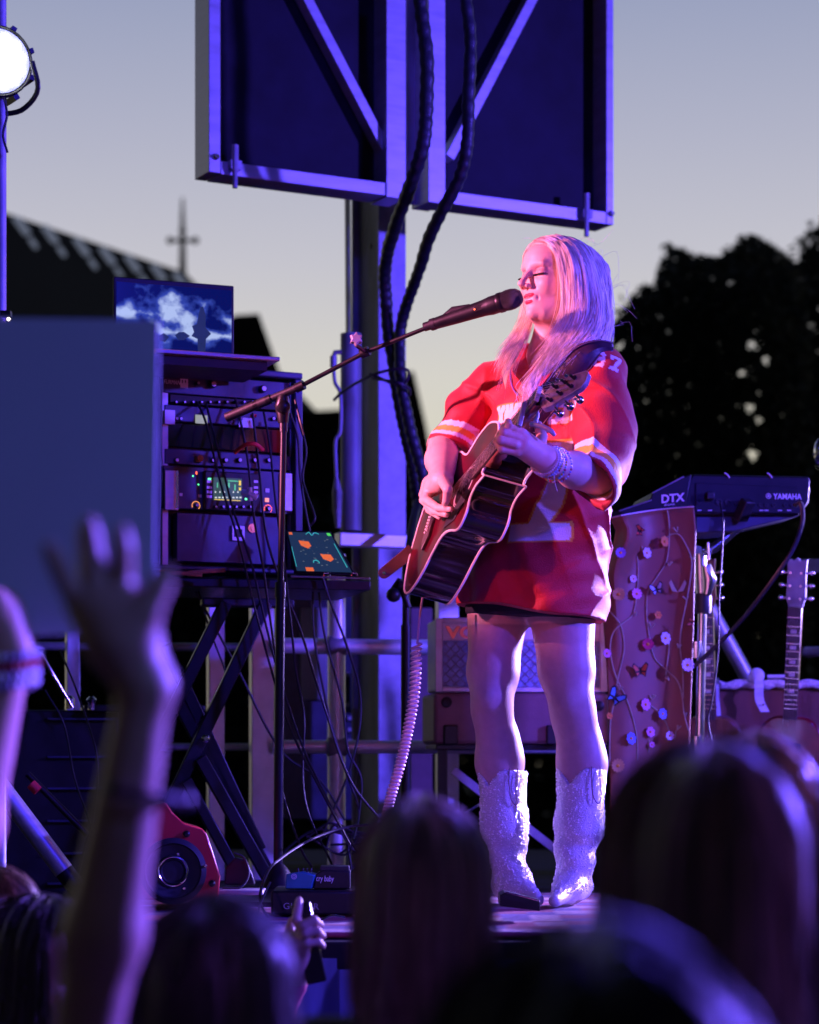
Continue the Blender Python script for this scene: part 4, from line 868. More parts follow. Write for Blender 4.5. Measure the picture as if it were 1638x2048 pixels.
for x, y, r, c, n, tl in ((189,638,40,LV,11,.2),(350,640,40,WH,7,.9),(268,800,28,WH,6,.3),(288,893,42,PK,10,.5),(177,896,50,YL,14,.1),(460,568,42,OG,7,1.0),(420,1025,30,OG,6,.5),
                         (465,1168,48,WH,8,.9),(358,1205,46,RD,10,.3),(605,1335,50,WH,11,.3),(342,1580,46,PK,8,.9),(448,1638,42,BU,8,.8),(372,1750,40,PK,7,.8),(252,1790,46,BU,8,.9),
                         (493,1775,36,WH,8,.6),(172,1960,52,YL,13,.3),(103,1262,34,PK,7,.6),(118,1650,26,OG,6,.6),(382,1830,24,PK,6,.6)): flower(1180+x*.3223, 900+y*.3223, r*.3223*.84, c, n=n, tilt=tl*.8)
def butterfly(px, py, r, c, rot):
    o = bp_(px, py, .014); rr = r/F*6.8; cr, sr = math.cos(rot), math.sin(rot)
    def q(a, b, h): return o+Vector(((a*cr-b*sr)*rr, -h*rr*.5, (a*sr+b*cr)*rr))
    b = None
    for sgn in (1, -1):
        mb = MB(); mb.cur = (.02,.015,.02); mb.prism([q(0,-.3,0), q(sgn*.5,-.75,.5), q(sgn*.62,-.2,.6), q(sgn*.95,.6,.9), q(sgn*.7,.95,.8), q(sgn*.25,.5,.3), q(0,.2,0)], (0,-.0007,0)); w_ = mb.build('butterfly_wing', M['petal'], bn, False)
        mb = MB(); mb.cur = c
        mb.prism([q(sgn*.1,-.2,.15), q(sgn*.42,-.62,.52), q(sgn*.5,-.2,.62)], (0,-.001,0)); mb.prism([q(sgn*.12,.05,.2), q(sgn*.55,-.05,.65), q(sgn*.82,.5,.9), q(sgn*.66,.76,.8), q(sgn*.3,.42,.4)], (0,-.001,0)); mb.build('wing_patch', M['petal'], w_, False)
    mb = MB(); mb.cur = (.02,.02,.02); mb.tube([q(0,-.4,0), q(0,.45,0)], rr*.07, 6); mb.build('butterfly_body', M['petal'], bn)
for x, y, r, c, a in ((308,505,40,(.6,.12,.05),1.2),(412,865,50,(.45,.6,.8),.3),(312,1370,58,(.65,.16,.06),.1),(155,1535,66,(.12,.38,.75),-.7),(628,1070,30,(.6,.15,.06),1.3)): butterfly(1180+x*.3223, 900+y*.3223, r*.3223*.95, c, a)
mb = MB()
for sgn in (1, -1):
    o = bp_(1355, 1184, .012); mb.prism([o, o+Vector((sgn*.008,-.004,.012)), o+Vector((sgn*.020,-.008,.036)), o+Vector((sgn*.026,-.008,.026)), o+Vector((sgn*.016,-.004,.002))], (0,-.001,0))
mb.build('leaf_pair', M['vine'], bn)
mb = MB()
for px in range(14): pass
mb.tube([bpt(i/20, btop(i/20), .002) for i in range(21)], .0022, 6); mb.build('hem', M['cream'], bn)
# ---- drum pad module
Yd = Pl(1380, 6.9, 6)
dp_ = thing('drum_pad', Yd.pt(1450, 1060), 'black electronic drum pad on a chrome stand behind the banner', 'drum pad')
hull = [(1385,948),(1618,953),(1621,962),(1618,1003),(1600,1030),(1392,1030),(1368,1012),(1378,960)]
mb = MB(); mb.prism([Yd.pt(x, y, 0) for x, y in hull], -Yd.n*.30); mb.build('body', M['black'], dp_, bevel=.006)
mb = MB(); mb.prism([Yd.pt(x, y, .001) for x, y in ((1392,966),(1594,974),(1598,990),(1596,1027),(1390,1024))], Yd.n*.003); fp = mb.build('rear_panel', M['blackm'], dp_, bevel=.001)
mb = MB(); mb.prism([Yd.pt(x, y, .02) for x, y in ((1230,1022),(1300,1000),(1305,985),(1370,952),(1384,948),(1372,1016),(1300,1020),(1250,1030))], -Yd.n*.28); mb.build('side_wing', M['black'], dp_, bevel=.004)
for a, b in (((1305,986),(1368,953)), ((1238,1022),(1303,1000))): mb = MB(); mb.tube([Yd.pt(*a, off=.023), Yd.pt(*b, off=.023)], .0022, 6); mb.build('edge_line', M['galv'], dp_)
mb = MB(); mb.prism([Yd.pt(x, y, -.02) for x, y in ((1392,1031),(1600,1031),(1470,1062),(1392,1066))], -Yd.n*.22); mb.build('underside', M['blue_box'], dp_, bevel=.003)
text('lettering', 'DTX', .034, Yd.pt(1322, 1006, .022), (Yd.u+Z*.10), Z-Yd.u*.0, M['white'], dp_, sx=1.0, offset=.0008)
text('small_lettering', 'drums', .010, Yd.pt(1328, 1012, .022), (Yd.u+Z*.10), Z, M['white'], dp_, sx=1.3)
text('lettering', 'YAMAHA', .0240, Yd.pt(1547, 998, .005), Yd.u, Z, M['white'], dp_, sx=.84, offset=.0004, spacing=1.05)
mb = MB(); c = Yd.pt(1537, 992, .005); mb.tube([c+(Yd.u*math.cos(a)+Z*math.sin(a))*.0072 for a in np.linspace(0,6.2832,25)], .0009, 5, False)
for k in range(3): a = R(90+120*k); mb.tube([c-(Yd.u*math.cos(a)+Z*math.sin(a))*.002, c+(Yd.u*math.cos(a)+Z*math.sin(a))*.0062], .0009, 5)
for k in range(3): a = R(30+120*k); mb.tube([c, c+(Yd.u*math.cos(a)+Z*math.sin(a))*.0045], .0008, 5)
mb.build('round_emblem', M['white'], dp_)
for px, py, r in ((1398,1003,.008),(1438,1004,.010),(1456,1005,.010),(1473,1008,.006),(1509,1010,.006),(1521,1010,.006),(1533,1010,.006),(1548,1010,.006),(1571,1010,.006),(1585,1010,.006)):
    mb = MB(); mb.lathe([(r,0),(r,.004),(r*.6,.004),(r*.6,.001)], Yd.pt(px, py, .004), Yd.n, 16); mb.build('socket', M['rubber'], fp)
for px in (1399, 1420, 1447, 1475, 1523, 1533, 1560, 1578): mb = MB(); Yd.box(mb, px-4, 1020, px+4, 1021.5, .0041, .0046); mb.build('socket_mark', M['white'], fp)
for px in (1455, 1540): mb = MB(); mb.tube(catmull([Yd.pt(px-6,946,.001),Yd.pt(px,950,.003),Yd.pt(px+4,956,.003)], 8), .0025, 6); mb.build('pad_seam', M['cream'], dp_)
mb = MB(); Yd.box(mb, 1414, 983, 1430, 998, .004, .03); mb.build('plug', M['rubber'], dp_, bevel=.003)
mb = MB(); mb.bar(Yd.pt(1497,1000,.03), Yd.pt(1480,1040,.0), .04, .03); mb.build('clamp_block', M['rubber'], dp_, bevel=.004)
# chrome stand under pad
cs_ = thing('chrome_stand', Vector((P(1408,1500,7.0).x, 7.0, ST)), 'chrome drum hardware stand right of the floral banner', 'stand')
Yc = 6.98
for nm, pts, r in (('tilt_arm', [P(1395,1110,Yc),P(1430,1095,Yc),P(1462,1068,Yc),P(1510,1030,Yc)], [.014,.016,.012,.013]), ('upper_tube', [P(1400,1100,Yc),P(1404,1195,Yc)], .018), ('lower_tube', [P(1405,1195,Yc),P(1398,1560,Yc),Vector((P(1398,1500,Yc).x,Yc,ST+.05))], .0135), ('ratchet', [P(1412,1130,Yc-.02),P(1420,1160,Yc-.02),P(1414,1190,Yc-.02)], [.014,.022,.012])):
    mb = MB(); mb.tube(pts, r, 16); mb.build(nm, M['chrome'], cs_)
mb = MB(); mb.lathe([(.024,-.03),(.026,-.02),(.026,.02),(.024,.03)], P(1406,1207,Yc), (0,0,1), 16); mb.build('rubber_collar', M['rubber'], cs_)
mb = MB(); mb.tube([P(1416,1085,Yc-.03),P(1418,1120,Yc-.03),P(1425,1095,Yc-.03)], .004, 8); mb.lathe([(.012,0),(.012,.012)], P(1395,1100,Yc-.02), (0,-1,0), 12); mb.build('wing_screw', M['chrome'], cs_)
for py_ in (1300, 1490): mb = MB(); mb.lathe([(.020,-.025),(.022,0),(.020,.025)], P(1394,py_,Yc), (0,0,1), 16); mb.build('height_collar', M['chrome'], cs_)
for x, y in ((-.2,-.1),(.25,-.05),(0,.25)): b = cs_.location; mb = MB(); mb.tube([Vector((b.x, b.y, ST+.30)), Vector((b.x+x, b.y+y, ST+.012))], .009, 10); mb.build('leg', M['chrome'], cs_)
cable('pad_cable', [P(1440,1006,6.85),P(1446,1040,6.8),P(1444,1100,6.8),P(1438,1200,6.8),P(1436,1300,6.8),P(1424,1400,6.8),P(1416,1440,6.8),P(1425,1490,6.8)], .0028, M['rubber'], 'twisted thin black cable hanging from the drum pad')
cable('output_cable', [P(1590,1010,6.85),P(1602,1008,6.8),P(1605,1040,6.8),P(1590,1090,6.8),P(1560,1140,6.8),P(1500,1220,6.85),P(1440,1285,6.9),P(1386,1335,6.92)], .007, M['rubber'], 'thick blue lit cable looping from the drum pad down to the banner', n=60)
tubeobj('diagonal_tube', [P(1412,1205,7.9),P(1500,1365,7.9)], .026, M['alu'], 'silver tube slanting down behind the guitar rack', 'tube')
for (x, y, h, lb) in ((1603,1132,.022,'short square metal tube end near the right edge'), (1612,1304,.016,'short round metal tube end at the right edge above the case')):
    if h > .02:
        mb = MB(); mb.bar(P(x,y,7.8), P(1720,y+1,7.6), .045, .045, (0,0,1)); o_ = mb.build('square_tube', M['galv'], bevel=.003)
    else: mb = MB(); mb.tube([P(x,y,7.8), P(1720,y,7.6)], .018, 14); o_ = mb.build('round_tube', M['galv'])
    tag(o_, lb, 'tube')
pe = thing('chrome_pedestal', P(1640, 920, 7.2), 'chrome fitting poking in at the right edge above the drum pad', 'fitting'); mb = MB(); mb.ball(P(1640,905,7.2), (.02,.02,.045)); mb.tube([P(1627,907,7.2),P(1636,915,7.2)], .006, 8); mb.build('knob', M['chrome'], pe)
# ---- guitar rack case with fleece top
Gr = Pl(1640, 7.3, -2)
gc = thing('guitar_rack', Vector((P(1540,1500,7.4).x, 7.4, ST)), 'long brown guitar rack with fleece edge and white straps', 'guitar rack')
mb = MB(); Gr.box(mb, 1396, 1372, 1700, 1500, -.02, 0); c = mb
z0 = P(0,1374,7.4).z
mb = MB(); mb.box((P(1548,0,7.4).x, 7.45, (z0+ST+.06)/2), (.48, .02, z0-ST-.06)); mb.build('back_board', M['mahog'], gc, bevel=.004)
mb = MB(); mb.box((P(1548,0,7.4).x, 7.18, ST+.03), (.50, .52, .05)); mb.build('base', M['mahog'], gc, bevel=.004)
mb = MB(); pts = [Vector((x, 7.43, z0+.008+.004*math.sin(x*60))) for x in np.linspace(P(1396,0,7.4).x, P(1700,0,7.4).x, 60)]
mb.tube(pts, [.014+.005*mnoise.noise(Vector((p.x*30,0,0))) for p in pts], 10); fe = mb.build('fleece_edge', M['fur'], gc, angle=80)
for px, l_ in ((1428,80),(1517,72)):
    mb = MB(); w_ = .0105; a = P(px, 1356, 7.40); pts = catmull([P(px,1364,7.448),P(px,1357,7.425),P(px+1,1372,7.38),P(px+2,1400,7.385),P(px+5+(8 if l_<75 else 0),1352+l_,7.37)], 14)
    mb.grid([[Vector(p)-Vector((w_*1.35,0,0)), Vector(p)+Vector((w_*1.35,0,0))] for p in pts]); s_ = mb.build('strap', M['cream'], gc, solid=.003, smooth=False)
    mb = MB(); mb.ball(Vector(pts[-2])+Vector((0,-.004,.012)), .004); mb.build('snap', M['gold'], s_)
def eguitar(nx0, ny0, nx1, ny1, Yg, label, headpts, bodyc, red):
    g = thing('electric_guitar', Vector((P(*bodyc,Yg).x, Yg, ST+.10)), label, 'guitar', 'electric guitars in the guitar rack')
    a, b = P(nx0, ny0, Yg-.05), P(nx1, ny1, Yg); d = (a-b).normalized(); s = d.cross(Vector((0,-1,0))).normalized(); n = s.cross(d)
    n = n if n.y < 0 else -n; n = (n-Vector((-.35,0,0))*-1).normalized(); s = d.cross(n).normalized()
    mb = MB(); mb.obox((a+b)/2-n*.012, (s, n, d), (.021,.010,(a-b).length/2)); nk = mb.build('neck', M['mahog'], g, bevel=.005)
    mb = MB(); mb.obox((a+b)/2+n*.0015, (s, n, d), (.0215,.003,(a-b).length/2-.001)); fb = mb.build('fretboard', M['rosew'], g)
    L = (a-b).length
    for k in range(1, 16):
        f = L*(1-2**(-k/12))*1.55
        if f > L: break
        mb = MB(); mb.obox(a-d*f+n*.0048, (s, n, d), (.0212,.0009,.0011)); mb.build('fret', M['string'], fb)
        if k in (3,5,7,9,12): mb = MB(); mb.obox(a-d*(f-.012)+n*.0047, (s, n, d), (.009,.0006,.006)); mb.build('inlay', M['ivory'], fb)
    mb = MB(); mb.prism([a+s*x+d*y-n*.004 for x, y in headpts], -n*.014); hd = mb.build('headstock', M['mahog'] if not red else M['galv'], g, bevel=.002)
    for k in range(6):
        sg = 1 if k % 2 else -1; f = .028+.040*(k//2); c = a+d*f+s*sg*.030-n*.012
        mb = MB(); mb.tube([c-s*sg*.01, c+s*sg*.014], .004, 8); mb.ball(c+s*sg*.018, (.008,.008,.008), 8, 6); tu = mb.build('tuner', M['chrome'], hd)
        mb = MB(); mb.tube([a+d*f+s*sg*.017, a+d*f+s*sg*.017+n*.012], .004, 8); mb.build('post', M['chrome'], tu)
    for k in range(6):
        x = (k-2.5)*.0065; mb = MB(); mb.tube([a+d*.03+s*x+n*.006, b-d*.22+s*x*1.3+n*.016], .0006, 4); mb.build('string', M['string'], g)
    c = b-d*.17; out = [(0,.18),(.06,.175),(.10,.13),(.115,.06),(.105,.02),(.13,-.04),(.165,-.11),(.15,-.19),(.08,-.235),(0,-.245)]
    q = [(x, y) for x, y in out]+[(-x, y) for x, y in out[::-1][1:-1]]; cc = catmull([(x, y, 0) for x, y in q+q[:1]], 60)[:-1]
    mb = MB(); mb.prism([c+s*x+d*y-n*.005 for x, y, _ in cc], -n*.04); bd = mb.build('body', M['cherry'] if red else M['mahog'], g, bevel=.008)
    mb = MB(); mb.prism([c+s*x*.35+d*y*.4-n*.0045+s*.05-d*.03 for x, y, _ in cc], n*.003); mb.build('pickguard', M['cream'], bd)
    for y in (.08, -.02): mb = MB(); mb.obox(c+d*y+n*.004, (s, n, d), (.035,.008,.016)); mb.build('pickup', M['rubber'], bd, bevel=.003)
    mb = MB(); mb.obox(c-d*.10+n*.006, (s, n, d), (.035,.006,.008)); mb.build('bridge', M['chrome'], bd, bevel=.002)
HP = [(-.022,0),(-.031,.03),(-.029,.11),(-.032,.15),(-.010,.147),(0,.155),(.010,.147),(.032,.15),(.029,.11),(.031,.03),(.022,0)]
eguitar(1590, 1215, 1580, 1440, 7.28, 'red electric guitar with tall headstock leaning at the right edge', HP, (1570,1560), True)
eguitar(1412, 1215, 1418, 1440, 7.24, 'electric guitar with pale fretboard half hidden behind the chrome stand', HP, (1418,1560), False)
mm = thing('white_headed_drumstick', P(1515,1350,7.3), 'pale round padded cymbal felt on top of the fleece edge', 'felt'); mb = MB(); mb.ball(P(1513,1352,7.42), (.026,.02,.026), 16, 10); mb.tube([P(1535,1353,7.42),P(1580,1353,7.42)], .006, 10); mb.build('head', M['cream'], mm); mm.name = 'felt_beater'
# glow of far windows through the trees
# ================================================================ guitar frame
G0 = P(820, 1104, 6.05); GN = P(1083, 790, 5.44); ga = (GN-G0); GL = ga.length; ga.normalize()
_m = Vector((.78, 0, -.36)); _m.y = -(ga.x*_m.x+ga.z*_m.z)/ga.y; gn = -_m.normalized(); gs = ga.cross(gn)
def gp(t, w, o=0): return G0+ga*t+gs*w+gn*o
CAM = Vector((0, 0, H))
def GP(px, py, off=0):      # point of the soundboard plane seen at this pixel
    d = P(px, py, 1)-CAM; o = G0+gn*off; return CAM+d*((o-CAM).dot(gn)/d.dot(gn))
gt = thing('acoustic_guitar', gp(.1, .0), 'glossy black and red cutaway acoustic guitar with white binding played by the singer', 'guitar')
tre = catmull([(.009,-.07,0),(.011,-.01,0),(.016,.04,0),(.039,.119,0),(.062,.168,0),(.095,.198,0),(.135,.205,0),(.182,.183,0),(.222,.142,0),(.256,.118,0),(.29,.121,0),(.33,.142,0),(.37,.168,0),(.398,.172,0),(.416,.138,0),(.412,.09,0),(.43,.064,0),(.478,.062,0)], 90)
cut = catmull([(.478,.062,0),(.455,.040,0),(.462,.024,0),(.50,.020,0)], 14)[1:]
bas = catmull([(.50,-.02,0),(.492,-.07,0),(.47,-.115,0),(.436,-.145,0),(.39,-.172,0),(.335,-.172,0),(.30,-.156,0),(.276,-.150,0),(.245,-.172,0),(.215,-.200,0),(.16,-.235,0),(.10,-.235,0),(.045,-.205,0),(.016,-.15,0),(.009,-.07,0)], 80)[:-1]
OUT = [(x, y) for x, y, _ in np.vstack([tre, cut, bas])]
dvec = -gn*.100+ga*.030
mb = MB(); mb.prism([gp(t, w, -.001) for t, w in OUT], dvec); gb = mb.build('body', M['gloss'], gt, bevel=0, angle=25)
mb = MB(); inn = [(t*.985+.25*.015, w*.985) for t, w in OUT]; mb.prism([gp(t, w, -.0006) for t, w in inn], gn*.0012); sb = mb.build('soundboard', M['burst'], gb, angle=25)
mb = MB(); mb.tube([gp(t, w, .0005) for t, w in OUT]+[gp(*OUT[0], .0005)], .0032, 6); mb.build('binding', M['ivory'], gb)
mb = MB(); mb.tube([gp(t, w, .0)+dvec for t, w in OUT]+[gp(*OUT[0], .0)+dvec], .0032, 6); mb.build('binding', M['ivory'], gb)
mb = MB(); mb.tube([gp(.4785,.0625,0), gp(.4785,.0625,0)+dvec], .0024, 6); mb.build('binding', M['ivory'], gb)
mb = MB(); mb.tube([gp(.012+.0,.0,0), gp(.010,.0,0)+dvec], .0022, 6); mb.build('binding', M['ivory'], gb)
sh = gp(.335, .0, .0012)
mb = MB(); mb.lathe([(.047,0),(.047,.0006)], sh, gn, 36); mb.build('soundhole', M['screenbk'], sb)
mb = MB()
for r in (.052, .057): mb.tube([sh+(ga*math.cos(a)+gs*math.sin(a))*r for a in np.linspace(0, 2*math.pi, 49)], .0009, 5)
mb.build('rosette', M['ivory'], sb)
mb = MB(); mb.prism([gp(.36,.03,.001), gp(.40,.055,.001), gp(.33,.11,.001), gp(.26,.09,.001), gp(.26,.055,.001), gp(.30,.05,.001)], gn*.0015); mb.build('pickguard', M['rubber'], sb, bevel=.0005)
mb = MB(); mb.prism([gp(.135,-.085,.0008), gp(.155,-.05,.0008), gp(.160,.05,.0008), gp(.135,.085,.0008), gp(.12,.05,.0008), gp(.12,-.05,.0008)], gn*.009); bd = mb.build('bridge', M['rosew'], sb, bevel=.002)
mb = MB(); mb.bar(gp(.150,-.038,.012), gp(.154,.038,.012), .003, .005, gn); mb.build('saddle', M['ivory'], bd)
for k in range(6): mb = MB(); mb.ball(gp(.132, (k-2.5)*.0105, .011), .0035, 8, 6); mb.build('bridge_pin', M['ivory'], bd)
# neck, fretboard, strings
mb = MB(); pts = [gp(.47,0,-.022), gp(.50,0,-.014), gp(.60,0,-.010), gp(.735,0,-.010)]
rows = []
for t, w, dep in ((.47,.026,.055),(.495,.0265,.045),(.52,.026,.026),(.60,.025,.021),(.735,.022,.020)):
    rows.append([gp(t, w*math.cos(a), .004-dep*math.sin(a)) for a in np.linspace(0, math.pi, 13)])
mb.grid(rows); nk = mb.build('neck', M['mahog'], gt, solid=.004)
mb = MB(); mb.prism([gp(.398,-.029,.004), gp(.402,.029,.004), gp(GL-.003,.0225,.004), gp(GL-.003,-.0225,.004)], gn*.006); fb = mb.build('fretboard', M['rosew'], nk, bevel=.001)
sc_l = GL-.152
for k in range(1, 21):
    t = GL-sc_l*(1-2**(-k/12)); w = .029-(.0065)*(t-.40)/(GL-.40)
    mb = MB(); mb.tube([gp(t, -w, .0102), gp(t, w, .0102)], .0010, 5); mb.build('fret', M['string'], fb)
mb = MB(); mb.bar(gp(GL-.002,-.0225,.008), gp(GL-.002,.0225,.008), .005, .011, gn); mb.build('nut', M['ivory'], nk, bevel=.0005)
for k in range(6):
    w = (k-2.5); mb = MB(); mb.tube([gp(.152, w*.0105, .0145), gp(GL, w*.0072, .0135)], .0009-.00008*k, 5); mb.build('string', M['string'], gt)
# headstock
def HD(px, py, o=0):
    f = ((px-1085)*.87+(815-py)*-0+0)/92; f = max(-.1, min(1.15, (px-1085)/95)); return P(px, py, 5.44-.12*f+o)
face = [(1081,812),(1079,806),(1091,783),(1102,771),(1119,763),(1138,753),(1172,742),(1177,745),(1171,762),(1162,774),(1128,795),(1100,813),(1086,817)]
mb = MB(); mb.prism([HD(*q) for q in face], Vector((.008,.014,-.008))*1.0); 
HM = mat('headstock_gloss', (.50,.40,.43), .3, 0, .45, 40, .03, 60, coat=.4)
hs = mb.build('headstock', HM, nk, bevel=.0012)
mb = MB(); mb.tube([HD(*q, o=-.0008) for q in face[5:11]], .0013, 5); mb.build('binding', M['ivory'], hs)
def tuner(px, py, bx, by, big=1):
    mb = MB(); a = HD(px, py, -.001); mb.tube([a, a+gn*.010+Vector((-.002,-.006,.002))], .0034, 8); mb.ball(a+Vector((0,-.006,.002)), .0046, 8, 6); t = mb.build('string_post', M['rubber'], hs)
    mb = MB(); q = HD(bx, by, .016); mb.tube([HD(px, py, .014), q], .0038, 8); mb.ball(q, (.0095*big,.006,.0105*big), 12, 8); mb.tube([q-Vector((.006,0,0)), q-Vector((.014,0,-.004))], .004, 8); mb.build('tuner_button', M['chrome'], t)
for q in ((1102,802,1120,827),(1122,789,1140,813),(1143,774,1160,800)): tuner(*q)
for q in ((1113,776,1104,769,.6),(1131,766,1123,762,.6),(1149,757,1141,754,.6)): tuner(*q)
for k in range(6):
    w = k-2.5; e = [(1149,757),(1131,766),(1113,776),(1102,802),(1122,789),(1143,774)][k]
    mb = MB(); mb.tube([gp(GL, w*.0072, .0135), HD(*e, o=-.006)], .0007, 4); mb.build('string', M['string'], hs)
# capo
cp = thing('capo', P(1045, 845, 5.5), 'silver clamp capo on the guitar neck above the singer fingers', 'capo')
c0, c1 = P(1044,812,5.46), P(1037,855,5.42)
mb = MB(); mb.bar(P(1049,806,5.47), P(1038,853,5.41), .010, .012, gn); mb.build('bar', M['alu'], cp, bevel=.003)
mb = MB(); mb.tube(catmull([P(1050,806,5.48),P(1062,806,5.52),P(1074,828,5.52),P(1070,845,5.50)], 12), .006, 8); mb.build('arm', M['alu'], cp)
mb = MB(); mb.tube(catmull([P(1062,848,5.48),P(1080,852,5.46),P(1100,861,5.45),P(1110,872,5.45)], 12), [.0065]*9+[.006,.005,.004], 8); mb.build('lever', M['alu'], cp)
# ================================================================ the singer
yaw = R(47); fT = Vector((-math.sin(yaw), -math.cos(yaw), 0)); lT = Vector((math.cos(yaw), -math.sin(yaw), 0))
BT = basis(fT, lT, Z)
psi = R(34); fH = Vector((-math.cos(psi), -math.sin(psi), 0)); lH = Vector((math.sin(psi), -math.cos(psi), 0)); 
tilt = R(2); fH2 = (fH*math.cos(tilt)+Z*math.sin(tilt)); uH = (Z*math.cos(tilt)-fH*math.sin(tilt)); BH = basis(fH2, lH, uH)
HC = P(1116, 558, 5.97)
SHL, SHR = P(1205,742,5.86), P(992,768,6.12)
def head(Q):
    q = (Q-A3(HC))@BH
    y = np.abs(q[:, 1]); s = np.stack([q[:, 0], y, q[:, 2]], 1)
    d = ell(s, (-.020,0,.022), (.096,.073,.078))
    d = smin(d, ell(s, (.020,0,-.030), (.070,.058,.085)), .03)
    d = smin(d, ell(s, (.052,0,.040), (.045,.054,.043)), .03)          # forehead
    d = smin(d, ell(s, (.045,0,-.080), (.045,.036,.034)), .025)        # jaw front
    d = smin(d, caps(s, (-.005,.050,-.055), (.055,.020,-.098), .018, .016), .025)
    d = smin(d, ell(s, (.078,0,-.100), (.017,.018,.015)), .012)        # chin
    d = smin(d, ell(s, (.062,.036,-.028), (.024,.023,.024)), .018)     # cheek
    d = smin(d, ell(s, (.070,0,-.058), (.025,.028,.022)), .015)        # muzzle
    d = smin(d, caps(s, (.088,.006,.022), (.080,.040,.022), .009, .007), .012)   # brow
    d = smax(d, -ell(s, (.096,.030,.000), (.016,.016,.012)), .012)     # socket
    d = smin(d, ell(s, (.0735,.032,.000), (.0145,.0155,.0125)), .004)  # closed lid
    d = smin(d, caps(s, (.090,0,.012), (.115,0,-.027), .0062, .0080), .010)      # nose
    d = smin(d, ell(s, (.1175,0,-.030), (.0090,.0090,.0080)), .005)
    d = smin(d, ell(s, (.103,.0110,-.035), (.0105,.0060,.0068)), .005)
    d = smax(d, -ell(s, (.108,.0055,-.0425), (.0045,.0026,.0035)), .002)
    d = smin(d, ell(s, (.0920,.0075,-.0570), (.0072,.0120,.0036)), .004)  # upper lip
    d = smin(d, ell(s, (.0905,0,-.0735), (.0078,.0135,.0044)), .004)      # lower lip
    d = smax(d, -ell(s, (.100,0,-.0652), (.014,.0170,.0042)), .002)
    d = smax(d, -ell(s, (.084,.027,-.0655), (.005,.0020,.006)), .005)
    ear = ell(s, (-.012,.074,-.012), (.014,.008,.026)); d = smin(d, ear, .006)
    return d
WR = GP(884, 962, .045); EL_R = P(884, 893, 6.14)
WL = P(1094, 920, 5.50); EL_L = P(1200, 962, 5.72)
def f_fingers(Q, chains, k=.004):
    d = None
    for ch in chains:
        for (a, ra), (b, rb_) in zip(ch[:-1], ch[1:]):
            e = caps(Q, a, b, ra, rb_); d = e if d is None else (smin(d, e, .002) if (a, ra) != ch[0] else np.minimum(d, e))
    return d
Lf = [[(P(1042,866,5.455),.0115),(P(1018,855,5.445),.0105),(P(1016,843,5.50),.0085)],
      [(P(1034,876,5.445),.012),(P(1007,866,5.435),.0108),(P(1008,852,5.50),.0088)],
      [(P(1030,889,5.44),.012),(P(1001,881,5.43),.0106),(P(1000,866,5.50),.0085)],
      [(P(1032,903,5.45),.0108),(P(1004,899,5.44),.0092),(P(993,884,5.46),.0088),(P(996,872,5.51),.0072)]]
Lth = [[(P(1078,900,5.50),.016),(P(1084,873,5.53),.0135),(P(1076,850,5.545),.011)]]
def gq(px, py, o): return GP(px, py, o)
Rf = [[(gq(858,975,.055),.0125),(gq(852,1000,.060),.0115),(gq(877,1016,.040),.0098),(gq(902,1018,.022),.0078)],
      [(gq(854,970,.050),.0125),(gq(847,1000,.052),.0112),(gq(868,1022,.036),.0100),(gq(893,1029,.020),.0080)],
      [(gq(853,966,.04),.0120),(gq(846,990,.040),.0108),(gq(858,1020,.028),.0095),(gq(880,1034,.015),.0078)],
      [(gq(856,962,.03),.0105),(gq(850,985,.028),.0092),(gq(858,1006,.018),.0080)]]
Rth = [[(gq(884,958,.048),.015),(gq(896,980,.055),.0125),(gq(893,1000,.045),.0100),(gq(890,1006,.040),.0085)]]
def handL(Q):
    d = caps(Q, WL, P(1046,888,5.462), .027, .026); d = smin(d, caps(Q, WL, P(1042,874,5.465), .026, .020), .012)
    d = smin(d, caps(Q, P(1082,925,5.49), P(1040,900,5.46), .021, .017), .014)
    return smin(smin(d, f_fingers(Q, Lf), .009), f_fingers(Q, Lth), .012)
def handR(Q):
    d = caps(Q, WR, gq(866,975,.052), .0255, .023); d = smin(d, caps(Q, WR, gq(860,965,.035), .024, .019), .012)
    return smin(smin(d, f_fingers(Q, Rf), .008), f_fingers(Q, Rth), .010)
HipR, HipL = P(996,1215,6.04), P(1124,1220,5.98)
def legs(Q):
    r = lambda px: px/770
    A = caps(Q, HipR, P(986,1345,6.0), r(63), r(49)); A = smin(A, caps(Q, P(986,1345,6.0), P(984,1420,6.0), r(48), r(38)), .03)
    A = smin(A, ell(Q, P(982,1392,5.965), (r(34),.042,r(36))), .03); A = smin(A, ell(Q, P(976,1398,5.942), (.024,.022,.030)), .012); A = smin(A, ell(Q, P(1010,1505,6.035), (.040,.052,.085)), .02)
    A = smin(A, caps(Q, P(984,1420,6.01), P(998,1525,6.04), r(37), r(44)), .03); A = smin(A, caps(Q, P(998,1525,6.04), P(1015,1760,6.02), r(44), r(24)), .03)
    B = caps(Q, HipL, P(1133,1340,5.96), r(68), r(53)); B = smin(B, caps(Q, P(1133,1340,5.96), P(1147,1430,5.96), r(52), r(41)), .03)
    B = smin(B, ell(Q, P(1141,1398,5.93), (r(38),.044,r(40))), .03); B = smin(B, ell(Q, P(1136,1404,5.905), (.026,.022,.032)), .012); B = smin(B, ell(Q, P(1172,1510,5.99), (.042,.054,.085)), .02)
    B = smin(B, caps(Q, P(1147,1430,5.97), P(1163,1530,6.0), r(41), r(46)), .03); B = smin(B, caps(Q, P(1163,1530,6.0), P(1152,1760,5.98), r(46), r(24)), .03)
    return np.minimum(A, B)
